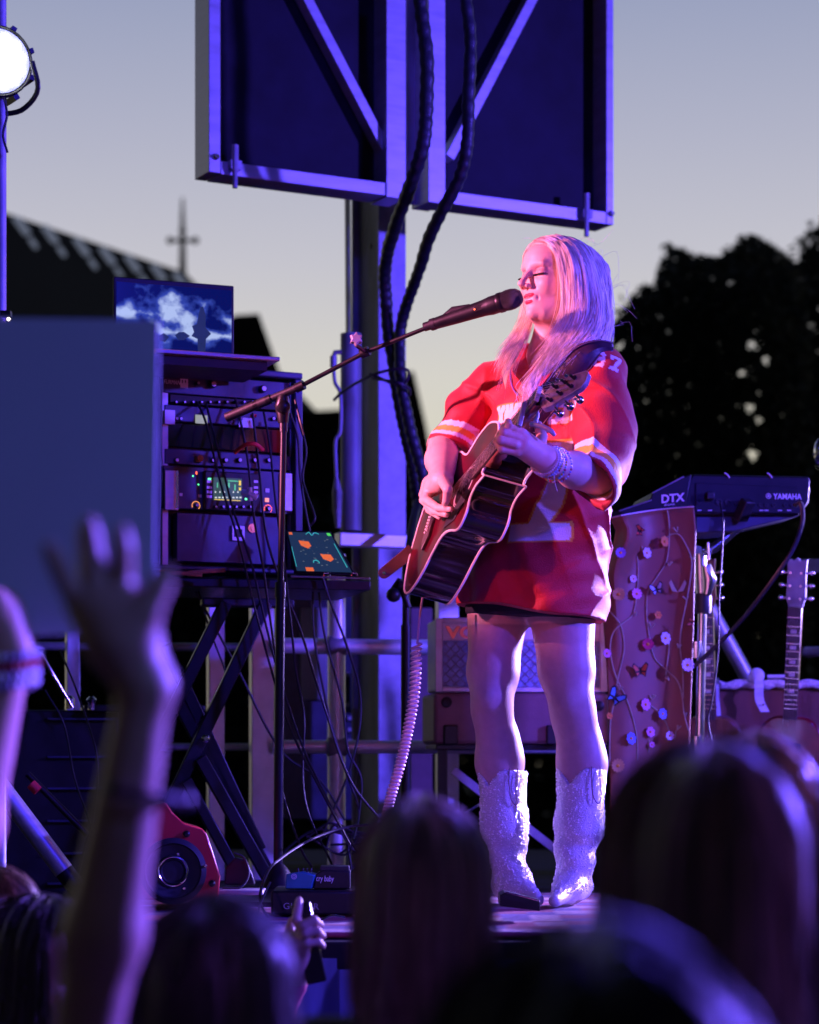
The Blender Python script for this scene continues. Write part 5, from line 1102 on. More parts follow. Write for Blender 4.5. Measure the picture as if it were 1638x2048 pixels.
def body(Q):
    d = head(Q)
    d = smin(d, caps(Q, P(1112,625,5.99), P(1102,725,6.02), .050, .058), .025)
    d = smin(d, caps(Q, SHL+Vector((-.02,.01,-.01)), SHR+Vector((.03,-.01,-.01)), .045, .045), .05)
    d = smin(d, ell(Q, P(1098,850,6.03), (.09,.135,.20), BT), .06); d = smin(d, ell(Q, P(1070,1120,6.03), (.09,.13,.17), BT), .06)
    d = smin(d, legs(Q), .03)
    d = smin(d, caps(Q, SHL, EL_L, .045, .040), .03); d = smin(d, caps(Q, EL_L, P(1150,940,5.62), .040, .043), .02); d = smin(d, caps(Q, P(1150,940,5.62), WL, .043, .028), .02)
    d = smin(d, caps(Q, SHR, EL_R, .038, .034), .02); d = smin(d, caps(Q, EL_R, EL_R.lerp(WR, .4), .040, .042), .02); d = smin(d, caps(Q, EL_R.lerp(WR, .4), WR, .042, .026), .02)
    return smin(smin(d, handL(Q), .012), handR(Q), .012)
def bodycol(v):
    c = np.tile(np.array([.74,.48,.39]), (len(v), 1)); q = (v-A3(HC))@BH; s = np.stack([q[:, 0], np.abs(q[:, 1]), q[:, 2]], 1)
    lip = np.minimum(ell(s, (.0935,.0080,-.0572), (.0090,.0125,.0042)), ell(s, (.0920,0,-.0728), (.0090,.0145,.0052)))
    c[(lip < .0012) & (q[:, 0] > .085)] = (.62,.03,.07)
    c[(ell(s, (.092,0,-.0640), (.010,.0120,.0028)) < .0008)] = (.70,.62,.60)
    lid = ell(s, (.078,.031,.006), (.017,.019,.009)); k = np.clip(1-lid/.004, 0, 1)[:, None]*.55; m = (q[:, 0] > .05)[:, None]
    c = np.where(m, c*(1-k)+np.array([.34,.14,.16])*k, c)
    ch_ = np.clip(1-ell(s, (.068,.046,-.03), (.02,.02,.016))/.015, 0, 1)[:, None]*.25*m; c = c*(1-ch_)+np.array([.75,.28,.28])*ch_
    ln_ = np.abs(ell(s, (.0735,.032,-.0035), (.0150,.0165,.0030))); c[(ell(s, (.0750,.032,-.0050), (.0160,.0175,.0018)) < .0006) & (q[:, 0] > .066)] = (.05,.03,.03)
    brow = caps(s, (.094,.012,.024), (.083,.046,.026), .0028, .0016); kb = np.clip(1-brow/.003, 0, 1)[:, None]*.55*m; c = c*(1-kb)+np.array([.34,.20,.13])*kb
    leg = v[:, 2] < P(0, 1250, 6).z; c[leg] = (.47,.30,.29)
    return c
def box_(pts, m): a = np.array([tuple(p) for p in pts]); return a.min(0)-m, a.max(0)+m
hb = (np.array(tuple(HC))-[.16,.16,.135], np.array(tuple(HC))+[.13,.15,.125])
lb = box_([P(985,835,5.42), P(1100,835,5.58), P(1040,945,5.42), P(1100,945,5.58)], .012)
rb1 = box_([p for ch in Rf+Rth for p, _ in ch]+[WR], .03)
zn = hb[0][2]
person = implicit('person', body, [(hb[0], hb[1], .0019), (lb[0], lb[1], .0019), (rb1[0], rb1[1], .0019),
    ((HC.x-.29, 5.70, P(0,1260,6).z), (HC.x+.17, 6.24, zn+.002), .007),
    ((P(860,0,6).x-.06, 5.8, P(0,975,6).z), (P(1000,0,6).x, 6.25, P(0,740,6).z), .0055),
    ((lb[1][0]-.004, 5.42, P(0,1010,5.6).z), (P(1260,0,6).x, 5.90, P(0,730,6).z), .0055),
    ((P(900,0,6).x, 5.86, ST+.02), (P(1235,0,6).x, 6.14, P(0,1236,6).z), .0055)], M['skin'], None, bodycol, relax=1)
tag(person, 'blonde singer in a red football jersey and sparkling boots playing guitar', 'person')
# lashes and brows as strands
mb = MB(); mb.cur = (.01,.008,.01)
for sg in (1, -1):
    for k in range(34):
        a = R(-64+k*3.8); r = .0158; cx_ = .0735+.0150*math.cos(a)*.98; cy_ = sg*.032+.0160*math.sin(a)
        p0 = Vector((cx_, cy_, -.0055)); d = Vector((math.cos(a), math.sin(a)*1.0, -.35)).normalized()
        pts = [p0, p0+d*.005, p0+d*.0095+Vector((.001,0,.0015))]; pts = [HC+fH2*p.x+lH*p.y+uH*p.z for p in pts]; mb.tube(pts, [.0014,.0011,.0004], 4)
mb.build('eyelashes', M['rubber'], person)
# ---- hair
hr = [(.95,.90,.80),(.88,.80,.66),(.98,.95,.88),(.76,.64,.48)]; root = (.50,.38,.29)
gR = [[(1098,480,5.93),(1117,495,5.885),(1127,525,5.872),(1131,560,5.868),(1134,595,5.872),(1131,634,5.882),(1120,668,5.88),(1100,702,5.86),(1078,736,5.82),(1048,775,5.79)],
      [(1102,477,5.94),(1128,493,5.885),(1142,525,5.862),(1147,560,5.855),(1148,600,5.86),(1142,640,5.87),(1122,675,5.865),(1100,710,5.835),(1080,750,5.80),(1060,792,5.775)],
      [(1106,475,5.95),(1140,490,5.895),(1160,525,5.868),(1168,565,5.858),(1170,605,5.86),(1163,645,5.865),(1145,680,5.85),(1122,712,5.82),(1098,745,5.795),(1080,775,5.78)],
      [(1110,474,5.965),(1152,488,5.92),(1177,525,5.89),(1188,565,5.88),(1192,605,5.875),(1188,640,5.87),(1173,675,5.85),(1150,700,5.82),(1128,722,5.80),(1105,745,5.79)],
      [(1114,474,5.98),(1160,490,5.96),(1190,528,5.94),(1204,570,5.93),(1210,610,5.92),(1210,645,5.90),(1200,675,5.87),(1182,695,5.84),(1158,712,5.82),(1140,728,5.81)],
      [(1116,475,6.0),(1164,494,6.0),(1194,532,5.99),(1209,575,5.985),(1216,615,5.975),(1219,645,5.96),(1214,672,5.93),(1205,690,5.90),(1192,702,5.87),(1180,712,5.86)],
      [(1112,477,6.02),(1158,500,6.06),(1188,545,6.07),(1203,590,6.07),(1212,630,6.05),(1214,660,6.02),(1208,680,5.99),(1196,694,5.96),(1180,705,5.93),(1165,712,5.92)]]
gR = [[(1074,484,5.96),(1096,490,5.905),(1113,508,5.878),(1122,540,5.868),(1129,575,5.866),(1132,610,5.874),(1128,645,5.888),(1116,682,5.87),(1098,718,5.84),(1078,752,5.80)]]+gR
gR = [(g[:-1] if i < 5 else g) for i, g in enumerate(gR)]
gR = [[P(*q) for q in g] for g in gR]
gF = [[(1096,480,5.95),(1078,483,6.0),(1064,497,6.04),(1060,530,6.07),(1062,580,6.08),(1060,630,6.07),(1046,665,6.03),(1030,690,5.98),(1014,715,5.95),(1004,740,5.94)],
      [(1098,479,5.96),(1082,480,6.03),(1072,500,6.07),(1075,560,6.09),(1078,620,6.07),(1070,655,6.0),(1056,690,5.92),(1042,715,5.89),(1028,745,5.87),(1022,775,5.86)],
      [(1100,478,5.97),(1090,484,6.06),(1090,530,6.10),(1086,590,6.09),(1074,640,6.03),(1066,672,5.95),(1058,705,5.89),(1052,740,5.86),(1044,765,5.84),(1040,790,5.83)]]
gF = [[(1088,481,5.95),(1070,487,5.99),(1056,499,6.03),(1050,520,6.06),(1054,570,6.09),(1054,625,6.08),(1042,662,6.03),(1026,688,5.98),(1010,712,5.95),(1000,735,5.94)]]+gF
gF = [[(q[0]-(14 if i == 2 and j > 3 else 4 if j > 4 else 0), q[1], q[2]) for j, q in enumerate(g)] for i, g in enumerate(gF[:3])]
gF = [[P(*q) for q in g] for g in gF]
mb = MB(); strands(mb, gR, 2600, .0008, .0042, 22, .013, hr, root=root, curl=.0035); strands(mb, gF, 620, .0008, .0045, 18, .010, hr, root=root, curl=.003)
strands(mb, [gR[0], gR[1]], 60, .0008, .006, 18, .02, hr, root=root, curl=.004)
def HL(x, y, z): return HC+fH2*x+lH*y+uH*z
gT = [[HL(x+.006,-.006,zt), HL(x+.002,.022,zt-.002), HL(x-.006,.050,zt-.018), HL(x-.014,.072,zt-.045), HL(max(-.095,x-.022),.084,zt-.085), HL(max(-.095,x-.028),.088,zt-.135), HL(max(-.095,x-.032),.088,zt-.19)] for x, zt in ((.070,.088),(.050,.098),(.022,.105),(-.010,.107),(-.040,.103),(-.070,.092),(-.092,.075))]
strands(mb, gT, 1500, .00085, .0025, 14, .008, hr, root=root)
gB = [[HL(-.02+.012*q,.0-.015*q,.105), HL(-.050,.004-.02*q,.099), HL(-.083,.004-.03*q,.075), HL(-.100,.002-.03*q,.038), HL(-.102,.0-.03*q,-.01), HL(-.100,.0-.03*q,-.07), HL(-.096,.0-.03*q,-.12)] for q in (-1, 0, 1, 2)]
strands(mb, gB, 700, .00085, .003, 14, .007, hr, root=root)
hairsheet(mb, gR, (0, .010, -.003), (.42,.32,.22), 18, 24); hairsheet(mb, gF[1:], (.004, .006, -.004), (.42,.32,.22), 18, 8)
# loose wavy ends over the chest
wv = [[(1108,700,5.855),(1094,728,5.83),(1074,755,5.81),(1066,782,5.80),(1072,806,5.80),(1062,826,5.80)],[(1094,712,5.86),(1074,738,5.83),(1058,762,5.81),(1046,784,5.80),(1052,804,5.80),(1040,822,5.80)]]
strands(mb, [[P(*q) for q in g] for g in wv], 170, .0007, .011, 18, .014, hr, curl=.007)
# stray flyaways
for k in range(22):
    a = P(random.uniform(1060,1215), random.uniform(480,560), 5.95); sd = 1 if a.x > P(1120,0,5.95).x else -.5
    if k > 13: a = P(random.uniform(1200,1222), random.uniform(560,690), 5.95); sd = 1.3
    mb.cur = (.85,.75,.6); mb.tube(catmull([a, a+Vector((sd*.012,0,.012)), a+Vector((sd*random.uniform(.02,.05),0,random.uniform(-.01,.04))), a+Vector((sd*random.uniform(.02,.07),0,random.uniform(-.06,.05)))], 10), [.00035]*5+[.00025]*5, 3)
hairo = mb.build('hair', M['hair'], person, angle=80)
capf = lambda Q: smax(smin(ell((Q-A3(HC))@BH, (-.020,0,.024), (.098,.074,.080)), ell((Q-A3(HC))@BH, (.052,0,.042), (.048,.057,.046)), .03)-.002, ((Q-A3(HC))@BH)@np.array([.60,0,-.80])+.012, .01)
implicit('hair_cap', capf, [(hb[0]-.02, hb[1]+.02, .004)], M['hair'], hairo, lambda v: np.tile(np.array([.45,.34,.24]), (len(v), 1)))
# ---- jersey
def folds(Q):
    x, y, z = Q[:, 0], Q[:, 1], Q[:, 2]; b = (x*.68-y*.73); w = .9*np.sin(5*z+3*b+1)+.6*np.sin(11*z-7*b)
    lo = np.clip((P(0, 900, 6).z-z)/.35, 0, 1)
    f = .0048*np.sin(44*b+9*(z-2)+2.0*w)*lo+.0030*np.sin(75*b+22*z+1.7*w)*lo
    f += .0036*(1-lo)*np.sin(50*z+34*b+2.3*w)+.0020*np.sin(95*(z*.7-b*.5)+3*w)
    g = 30*(z*.75+x*.62)+2.6*np.sin(6*x-4*z)+1.5*np.sin(13*y+5*z); f += -.0085*(1-np.abs(np.sin(g)))**3*(.5+.5*np.sin(7*z+9*x))
    g = 26*(z*.6-x*.8)+2.2*np.sin(8*z+3*x); f += -.0075*(1-np.abs(np.sin(g)))**3*(.5+.5*np.sin(11*x-6*z+1))
    return f
SL2 = P(1206,915,5.74); nSL = Vector((-.74,-.50,-.45)).normalized(); pSL = P(1186,965,5.64)
nSR = Vector((-.30,-.25,-.92)).normalized(); pSR = P(893,893,6.14)
def torso(Q, g=0):
    z = Q[:, 2]; zt, zb = P(0, 770, 6).z, P(0, 1240, 6).z; k = np.clip((zt-z)/(zt-zb), 0, 1)
    c0, c1 = A3(P(1104, 770, 6.0)), A3(P(1059, 1240, 6.02)); cc = c0+(c1-c0)*k[:, None]
    q = Q-cc; ql = q@A3(lT); qf = q@A3(fT)
    a = .172+.040*k+.010*np.sin(k*3.1); b = .112+.070*k
    return (np.sqrt((ql/a)**2+(qf/b)**2+1e-9)-1)*np.minimum(a, b)+0*g
def jout(Q):
    z = Q[:, 2]
    d = torso(Q); d = smax(d, z-P(0, 752, 6).z, .05)
    d = smin(d, caps(Q, SHL+Vector((-.03,.015,.0)), SHR+Vector((.04,-.02,.0)), .068, .062), .05)
    d = smin(d, caps(Q, P(1180,715,5.93), P(1040,725,6.07), .036, .040), .05)
    sl = smin(caps(Q, SHL+Vector((-.008,0,-.01)), P(1208,850,5.79), .070, .074), caps(Q, P(1208,850,5.79), SL2, .074, .070), .03)
    sl = smin(sl, caps(Q, SL2, P(1190,968,5.64), .068, .066), .03)
    sr = smin(caps(Q, SHR, P(945,820,6.135), .064, .065), caps(Q, P(945,820,6.135), P(889,905,6.13), .059, .052), .03)
    # sleeve openings
    sl = np.maximum(sl, (Q-A3(pSL))@A3(nSL)); sr = np.maximum(sr, (Q-A3(pSR))@A3(nSR))
    d = smin(smin(d, sl, .022), sr, .022)
    return d+folds(Q)
def hemp(Q):
    x = Q[:, 0]; zh = P(0, 1226, 6).z-(x-P(1062, 0, 6).x)*.15+.004*np.sin(26*x+2); return zh-Q[:, 2]
def jersey(Q):
    f = jout(Q); q = Q
    inn = f+.0065
    near = np.minimum(np.minimum(np.abs((Q-A3(pSL))@A3(nSL)), 9), 9)
    sl_in = caps(Q, P(1198,940,5.70), P(1172,990,5.58), .050, .058); sr_in = caps(Q, P(905,878,6.145), P(884,925,6.12), .036, .043)
    d = np.maximum(f, -sl_in); d = np.maximum(d, -sr_in)
    up = ell(Q, P(1062, 1300, 6.02), (.10,.135,.09), BT); d = np.maximum(d, -up)
    d = smax(d, -ell(Q, P(1098, 690, 5.965), (.075,.062,.085), BT), .012)     # neck opening
    return np.maximum(d, hemp(Q))
def segd(U2, a, b):
    a = np.array(a, float); b = np.array(b, float); ab = b-a; t = np.clip(((U2-a)@ab)/(ab@ab), 0, 1); return np.abs(U2-a-t[:, None]*ab).max(1)
GLY = dict(K=[((0,0),(0,1)),((0,.45),(.6,1)),((.15,.5),(.6,0))], A=[((0,0),(.3,1)),((.3,1),(.6,0)),((.12,.3),(.48,.3))], N=[((0,0),(0,1)),((0,1),(.6,0)),((.6,0),(.6,1))],
  S=[((.6,.85),(.5,1)),((.5,1),(.1,1)),((.1,1),(0,.8)),((0,.8),(.05,.55)),((.05,.55),(.55,.45)),((.55,.45),(.6,.2)),((.6,.2),(.5,0)),((.5,0),(.1,0)),((.1,0),(0,.15))],
  C=[((.6,.8),(.45,1)),((.45,1),(.12,1)),((.12,1),(0,.8)),((0,.8),(0,.2)),((0,.2),(.12,0)),((.12,0),(.45,0)),((.45,0),(.6,.2))], I=[((.15,0),(.15,1))], T=[((0,1),(.6,1)),((.3,0),(.3,1))],
  Y=[((0,1),(.3,.5)),((.6,1),(.3,.5)),((.3,.5),(.3,0))])
GLY['7'] = [((.0,.78),(.0,.93)),((0,.93),(.62,.93)),((.62,.93),(.60,.78)),((.60,.78),(.26,.07)),((.0,.05),(.50,.05))]
GLY['8'] = [((.1,.95),(.5,.95)),((.5,.95),(.6,.85)),((.6,.85),(.6,.62)),((.6,.62),(.5,.5)),((.5,.5),(.6,.38)),((.6,.38),(.6,.15)),((.6,.15),(.5,.05)),((.5,.05),(.1,.05)),((.1,.05),(0,.15)),((0,.15),(0,.38)),((0,.38),(.1,.5)),((.1,.5),(0,.62)),((0,.62),(0,.85)),((0,.85),(.1,.95)),((.1,.5),(.5,.5))]
def word(U2, s, x0, y0, h, w, adv=.82):
    d = np.full(len(U2), 9.)
    for k, c in enumerate(s):
        if c == ' ': continue
        for a, b in GLY[c]: d = np.minimum(d, segd(U2, (x0+(k*adv+a[0])*h*w, y0+a[1]*h), (x0+(k*adv+b[0])*h*w, y0+b[1]*h)))
    return d
RED, WHT, GLD, DRD = (.50,.005,.014), (.80,.78,.80), (.80,.40,.04), (.34,.004,.012)
def jcol(v):
    c = np.tile(np.array(RED), (len(v), 1))
    # front number and wordmark, printed square to the chest
    C0 = A3(P(1062, 1085, 6.0)); u = (v-C0)@A3(lT); zz = v[:, 2]-C0[2]; fr_ = (v-C0)@A3(fT) > 0
    U2 = np.stack([u, zz], 1)
    d = word(U2, '8', -.11, .0, .235, .78); d = np.minimum(d, word(U2, '7', .07, .0, .235, .80))
    low = zz < .26
    c[(d < .026) & fr_ & low] = GLD; c[(d < .021) & fr_ & low] = WHT
    dw = word(U2, 'KANSAS CITY', -.04, .292, .052, .62, .78); c[(dw < .0085) & fr_] = GLD; c[(dw < .0060) & fr_] = WHT
    # shoulder number
    dx = Vector((1, 0, -.22)).normalized(); dz = Vector((.30, .25, 1)).normalized(); O = A3(P(1181, 742, 5.82))
    U3 = np.stack([(v-O)@A3(dx), (v-O)@A3(dz)], 1); on = (v[:, 2] > P(0, 765, 5.85).z) & (v[:, 0] > P(1165, 0, 5.9).x) & (v[:, 1] < 5.93)
    ds = word(U3, '8', .004, .004, .040, .82); ds = np.minimum(ds, word(U3, '7', .046, .006, .040, .82)); c[(ds < .0045) & on] = WHT
    for p_, n_, cond in ((pSL, nSL, v[:, 0] > P(1140, 0, 5.7).x), (pSR, nSR, v[:, 0] < P(960, 0, 6.1).x)):
        s_ = -((v-A3(p_))@A3(n_)); up_ = (v[:, 2] > P(0, 1030, 5.8).z) & cond
        if n_ is nSR: k = .72
        else: k = 1.0; up_ &= (caps(v, SHL, P(1190,968,5.64), .10, .10) < 0)
        c[up_ & (s_ < .064*k)] = WHT; c[up_ & (s_ < .047*k)] = GLD; c[up_ & (s_ < .026*k)] = WHT; c[up_ & (s_ < .012*k)] = DRD if n_ is nSL else RED
    return c
jr = implicit('jersey', jersey, [((P(850,0,6).x-.05, 5.52, P(0,1262,6).z), (P(1275,0,6).x+.02, 6.26, P(0,670,6).z), .0036)], M['jersey'], person, jcol, relax=1)
bv = BVHTree.FromPolygons([v.co for v in jr.data.vertices], [tuple(p.vertices) for p in jr.data.polygons])
def onj(px, py, off=.006, fallback=5.85):
    d = (P(px, py, 6)-CAM).normalized(); h = bv.ray_cast(CAM, d)[0]
    return (h-d*off) if h is not None else P(px, py, fallback)
# shorts
def shorts(Q):
    d = smin(legs(Q), ell(Q, P(1058,1190,6.02), (.10,.15,.12), BT), .05)-.004
    return np.maximum(d, (P(0, 1233, 6).z-.004-(Q[:, 0]-P(1062,0,6).x)*.06)-Q[:, 2])
implicit('shorts', shorts, [((P(900,0,6).x, 5.82, P(0,1300,6).z), (P(1240,0,6).x, 6.16, P(0,1150,6).z), .007)], M['cloth_dark'], person)
# necklace
pts = catmull([(1036,694,0),(1027,712,0),(1022,735,0),(1021,756,0),(1026,776,0),(1035,790,0)], 34); mb = MB()
for x, y, _ in pts: mb.ball(onj(x, y, .006, 5.9), .0030, 8, 6)
mb.build('necklace', mat('purple_beads', (.38,.28,.85), .15, .5, .1, coat=.5), person)
# guitar strap (part of the guitar, lies over the jersey)
ctr = catmull([(1226,694,0),(1198,696,0),(1170,712,0),(1142,742,0),(1112,778,0),(1082,815,0),(1055,850,0),(1030,880,0)], 26); wd = np.interp(range(26), [0,3,8,25], [9,15,28,25])
rows = []; prevy = None
for i, (x, y, _) in enumerate(ctr):
    a = ctr[min(i+1, 25)]-ctr[max(i-1, 0)]; nn_ = np.array([-a[1], a[0]])/np.hypot(a[0], a[1]); r_ = []
    ys = [onj(x+nn_[0]*wd[i]*q, y+nn_[1]*wd[i]*q, .010, 5.84).y for q in (-1, -.5, 0, .5, 1)]; ym = min(ys[1:4])
    if prevy is not None: ym = prevy*.6+min(ym, prevy+.02)*.4
    prevy = ym
    for q in (-1, -.5, 0, .5, 1): r_.append(P(x+nn_[0]*wd[i]*q, y+nn_[1]*wd[i]*q, ym-.006+.010*abs(q)))
    rows.append(r_)
mb = MB(); mb.grid(rows); stp = mb.build('strap', M['strap'], gt, solid=.004)
for e in (0, 4):
    mb = MB(); mb.tube([r_[e].lerp(r_[2], .10)-Vector((0,.004,0)) for r_ in rows], .0011, 5); mb.build('stitching', M['tan'], stp)
mb = MB(); a, b = P(826,1100,6.03), P(768,1146,6.02); d_ = (b-a).normalized(); sd2 = d_.cross(Vector((0,-1,0))).normalized()
out = [a+sd2*.018, a.lerp(b, .5)+sd2*.016, b+sd2*.015]+[b+d_*.015*math.sin(q)+sd2*.015*math.cos(q) for q in np.linspace(.3, 2.8, 7)]+[b-sd2*.015, a.lerp(b, .5)-sd2*.016, a-sd2*.018]
mb.prism(out, (0,.004,0)); te = mb.build('strap_tail', M['brown'], gt, bevel=.001)
mb = MB(); mb.lathe([(.0045,0),(.0045,.002)], b-Vector((0,.001,0)), (0,-1,0), 12); mb.build('eyelet', M['chrome'], te)
# bracelets
bcols = [[(.75,.72,.78)],[(.70,.68,.75),(.55,.52,.62)],[(.35,.45,.85),(.75,.72,.80)],[(.6,.03,.08),(.75,.7,.75),(.8,.6,.1)],[(.05,.5,.5),(.7,.1,.2),(.75,.7,.78),(.2,.3,.8)],[(.6,.03,.15),(.1,.55,.4),(.8,.55,.05)],[(.75,.72,.8),(.3,.4,.8),(.6,.05,.2)]]
BM = mat('glass_beads', (1,1,1), .15, .1, .1, 30, attr=True, coat=.6)
ax = (EL_L-WL).normalized(); ax = (P(1150,940,5.62)-WL).normalized(); bx = ax.cross(Z).normalized(); by = ax.cross(bx)
for k in range(7):
    c = WL+ax*(-.012+.0088*k); tl = ax*random.uniform(-.012,.012); t2 = random.uniform(-.5,.5); r = .0345+.0012*k; n = 40; mb = MB()
    for i in range(n):
        an = 2*math.pi*i/n; p = c+bx*math.cos(an)*r+by*math.sin(an)*r+ax*(.010*math.sin(an+t2*6))+Vector((0,0,-.004)); mb.cur = random.choice(bcols[k]); mb.ball(p, .0028 if k != 1 else .0036, 7, 5)
    mb.build('bracelet', BM, person)
mb = MB(); a = WL+ax*.03+Vector((0,-.03,-.03)); mb.tube(catmull([a, a+Vector((.002,-.004,-.02)), a+Vector((.008,-.004,-.045))], 8), .0007, 4); mb.build('bracelet_string', M['ivory'], person)
# ---- boots
def boot(nm, top, mid, ank, ft, rt, rm, ra, nv):
    ftd = Vector(ft).normalized(); s_ = Vector((-ftd.y, ftd.x, 0)); an = A3(ank); nv = Vector(nv); notch = math.atan2(nv.dot(s_), nv.dot(ftd))
    gz = ST+.012
    def f(Q):
        d = smin(caps(Q, top+Vector((0,0,.06)), mid, rt, rm), caps(Q, mid, ank, rm, ra), .04)
        heel = Vector((ank.x, ank.y, gz+.05))-ftd*.03; toe = Vector((ank.x, ank.y, gz+.022))+ftd*.15
        d = smin(d, caps(Q, heel, heel+ftd*.07+Vector((0,0,-.008)), .040, .036), .03); d = smin(d, caps(Q, heel+ftd*.07, toe, .038, .016), .03)
        wr_ = (.0022*np.sin(Q[:, 2]*75+Q[:, 0]*30+2*np.sin(Q[:, 1]*25)))*np.exp(-((Q[:, 2]-ank.z-.03)/.06)**2)*2
        d = d+wr_+.0007*np.sin(Q[:, 2]*38+Q[:, 0]*25)
        q = Q-A3(top); ang = np.arctan2(q@A3(s_), q@A3(ftd)); da = np.abs(np.angle(np.exp(1j*(ang-notch))))
        rim = top.z-.046*np.clip(1-da/.75, 0, 1)**1.5-.004*np.clip(da-.75, 0, 2)
        d = np.maximum(d, Q[:, 2]-rim); d = np.maximum(d, gz-.012+.03*((Q-A3(heel+ftd*.05))@A3(ftd) > 0)*((Q-A3(heel+ftd*.09))@A3(ftd) < 0)-Q[:, 2])
        return d
    lo = (min(top.x, ank.x)-.17, min(top.y, ank.y)-.24, ST); hi = (max(top.x, ank.x)+.13, max(top.y, ank.y)+.12, top.z+.01)
    o = implicit(nm, f, [(lo, hi, .0035)], M['boot'], person)
    me = o.data; vs = me.vertices; mb = MB(); n = 0
    for k in range(4000):
        v = vs[random.randrange(len(vs))]
        if v.normal.y > .25 or v.co.z < ST+.05: continue
        mb.ball(v.co+v.normal*.0005, random.choice((.0009,.0012,.0017,.0024)), 6, 4); n += 1
        if n > 1700: break
    mb.build('rhinestones', M['gem'], o)
    # pull tab and piping
    mb = MB(); t0_ = top+Vector((rt*.42, -rt*.86, .004)); w_ = .011; pts = [t0_+Vector((0,-.003,0)), t0_+Vector((-.001,-.006,-.03)), t0_+Vector((.001,-.005,-.075)), t0_+Vector((.006,-.004,-.095))]
    loop = [pts[0]+Vector((-w_,0,0)), pts[1]+Vector((-w_,0,0)), pts[2]+Vector((-w_*.8,0,0)), pts[3], pts[2]+Vector((w_*1.1,.004,0)), pts[1]+Vector((w_,.003,0)), pts[0]+Vector((w_,.003,0))]
    mb.tube(catmull(loop, 30), .0016, 5); mb.build('pull_tab', M['tan'], o)
    return o
boot('boot', P(1003,1540,6.03), P(1008,1650,6.03), P(1022,1745,6.02), (.45,-1,0), .0690, .054, .043, (-.62,-.78,0))
boot('boot', P(1166,1536,5.99), P(1158,1650,5.99), P(1148,1730,5.98), (-.42,-1,0), .0690, .056, .050, (-.62,-.78,0))
# coiled guitar cable
pts = []; ax_ = catmull([P(833,1290,5.95),P(829,1380,5.96),P(816,1460,5.98),P(800,1530,6.0),P(780,1600,6.02),P(770,1660,6.05)], 900)
for i, p in enumerate(ax_):
    an = i*2*math.pi*46/900; r = .0125; pts.append(Vector(p)+Vector((math.cos(an), math.sin(an), .25*math.cos(an)))*r)
pre = [Vector(p) for p in catmull([P(846,1190,5.95), P(840,1230,5.94), P(836,1275,5.94), P(834,1286,5.94)], 12)]
mb = MB(); mb.tube(pre+pts, .0034, 6, True); tag(mb.build('coiled_cable', M['coil']), 'pink lit coiled cable hanging from the guitar body', 'cable')
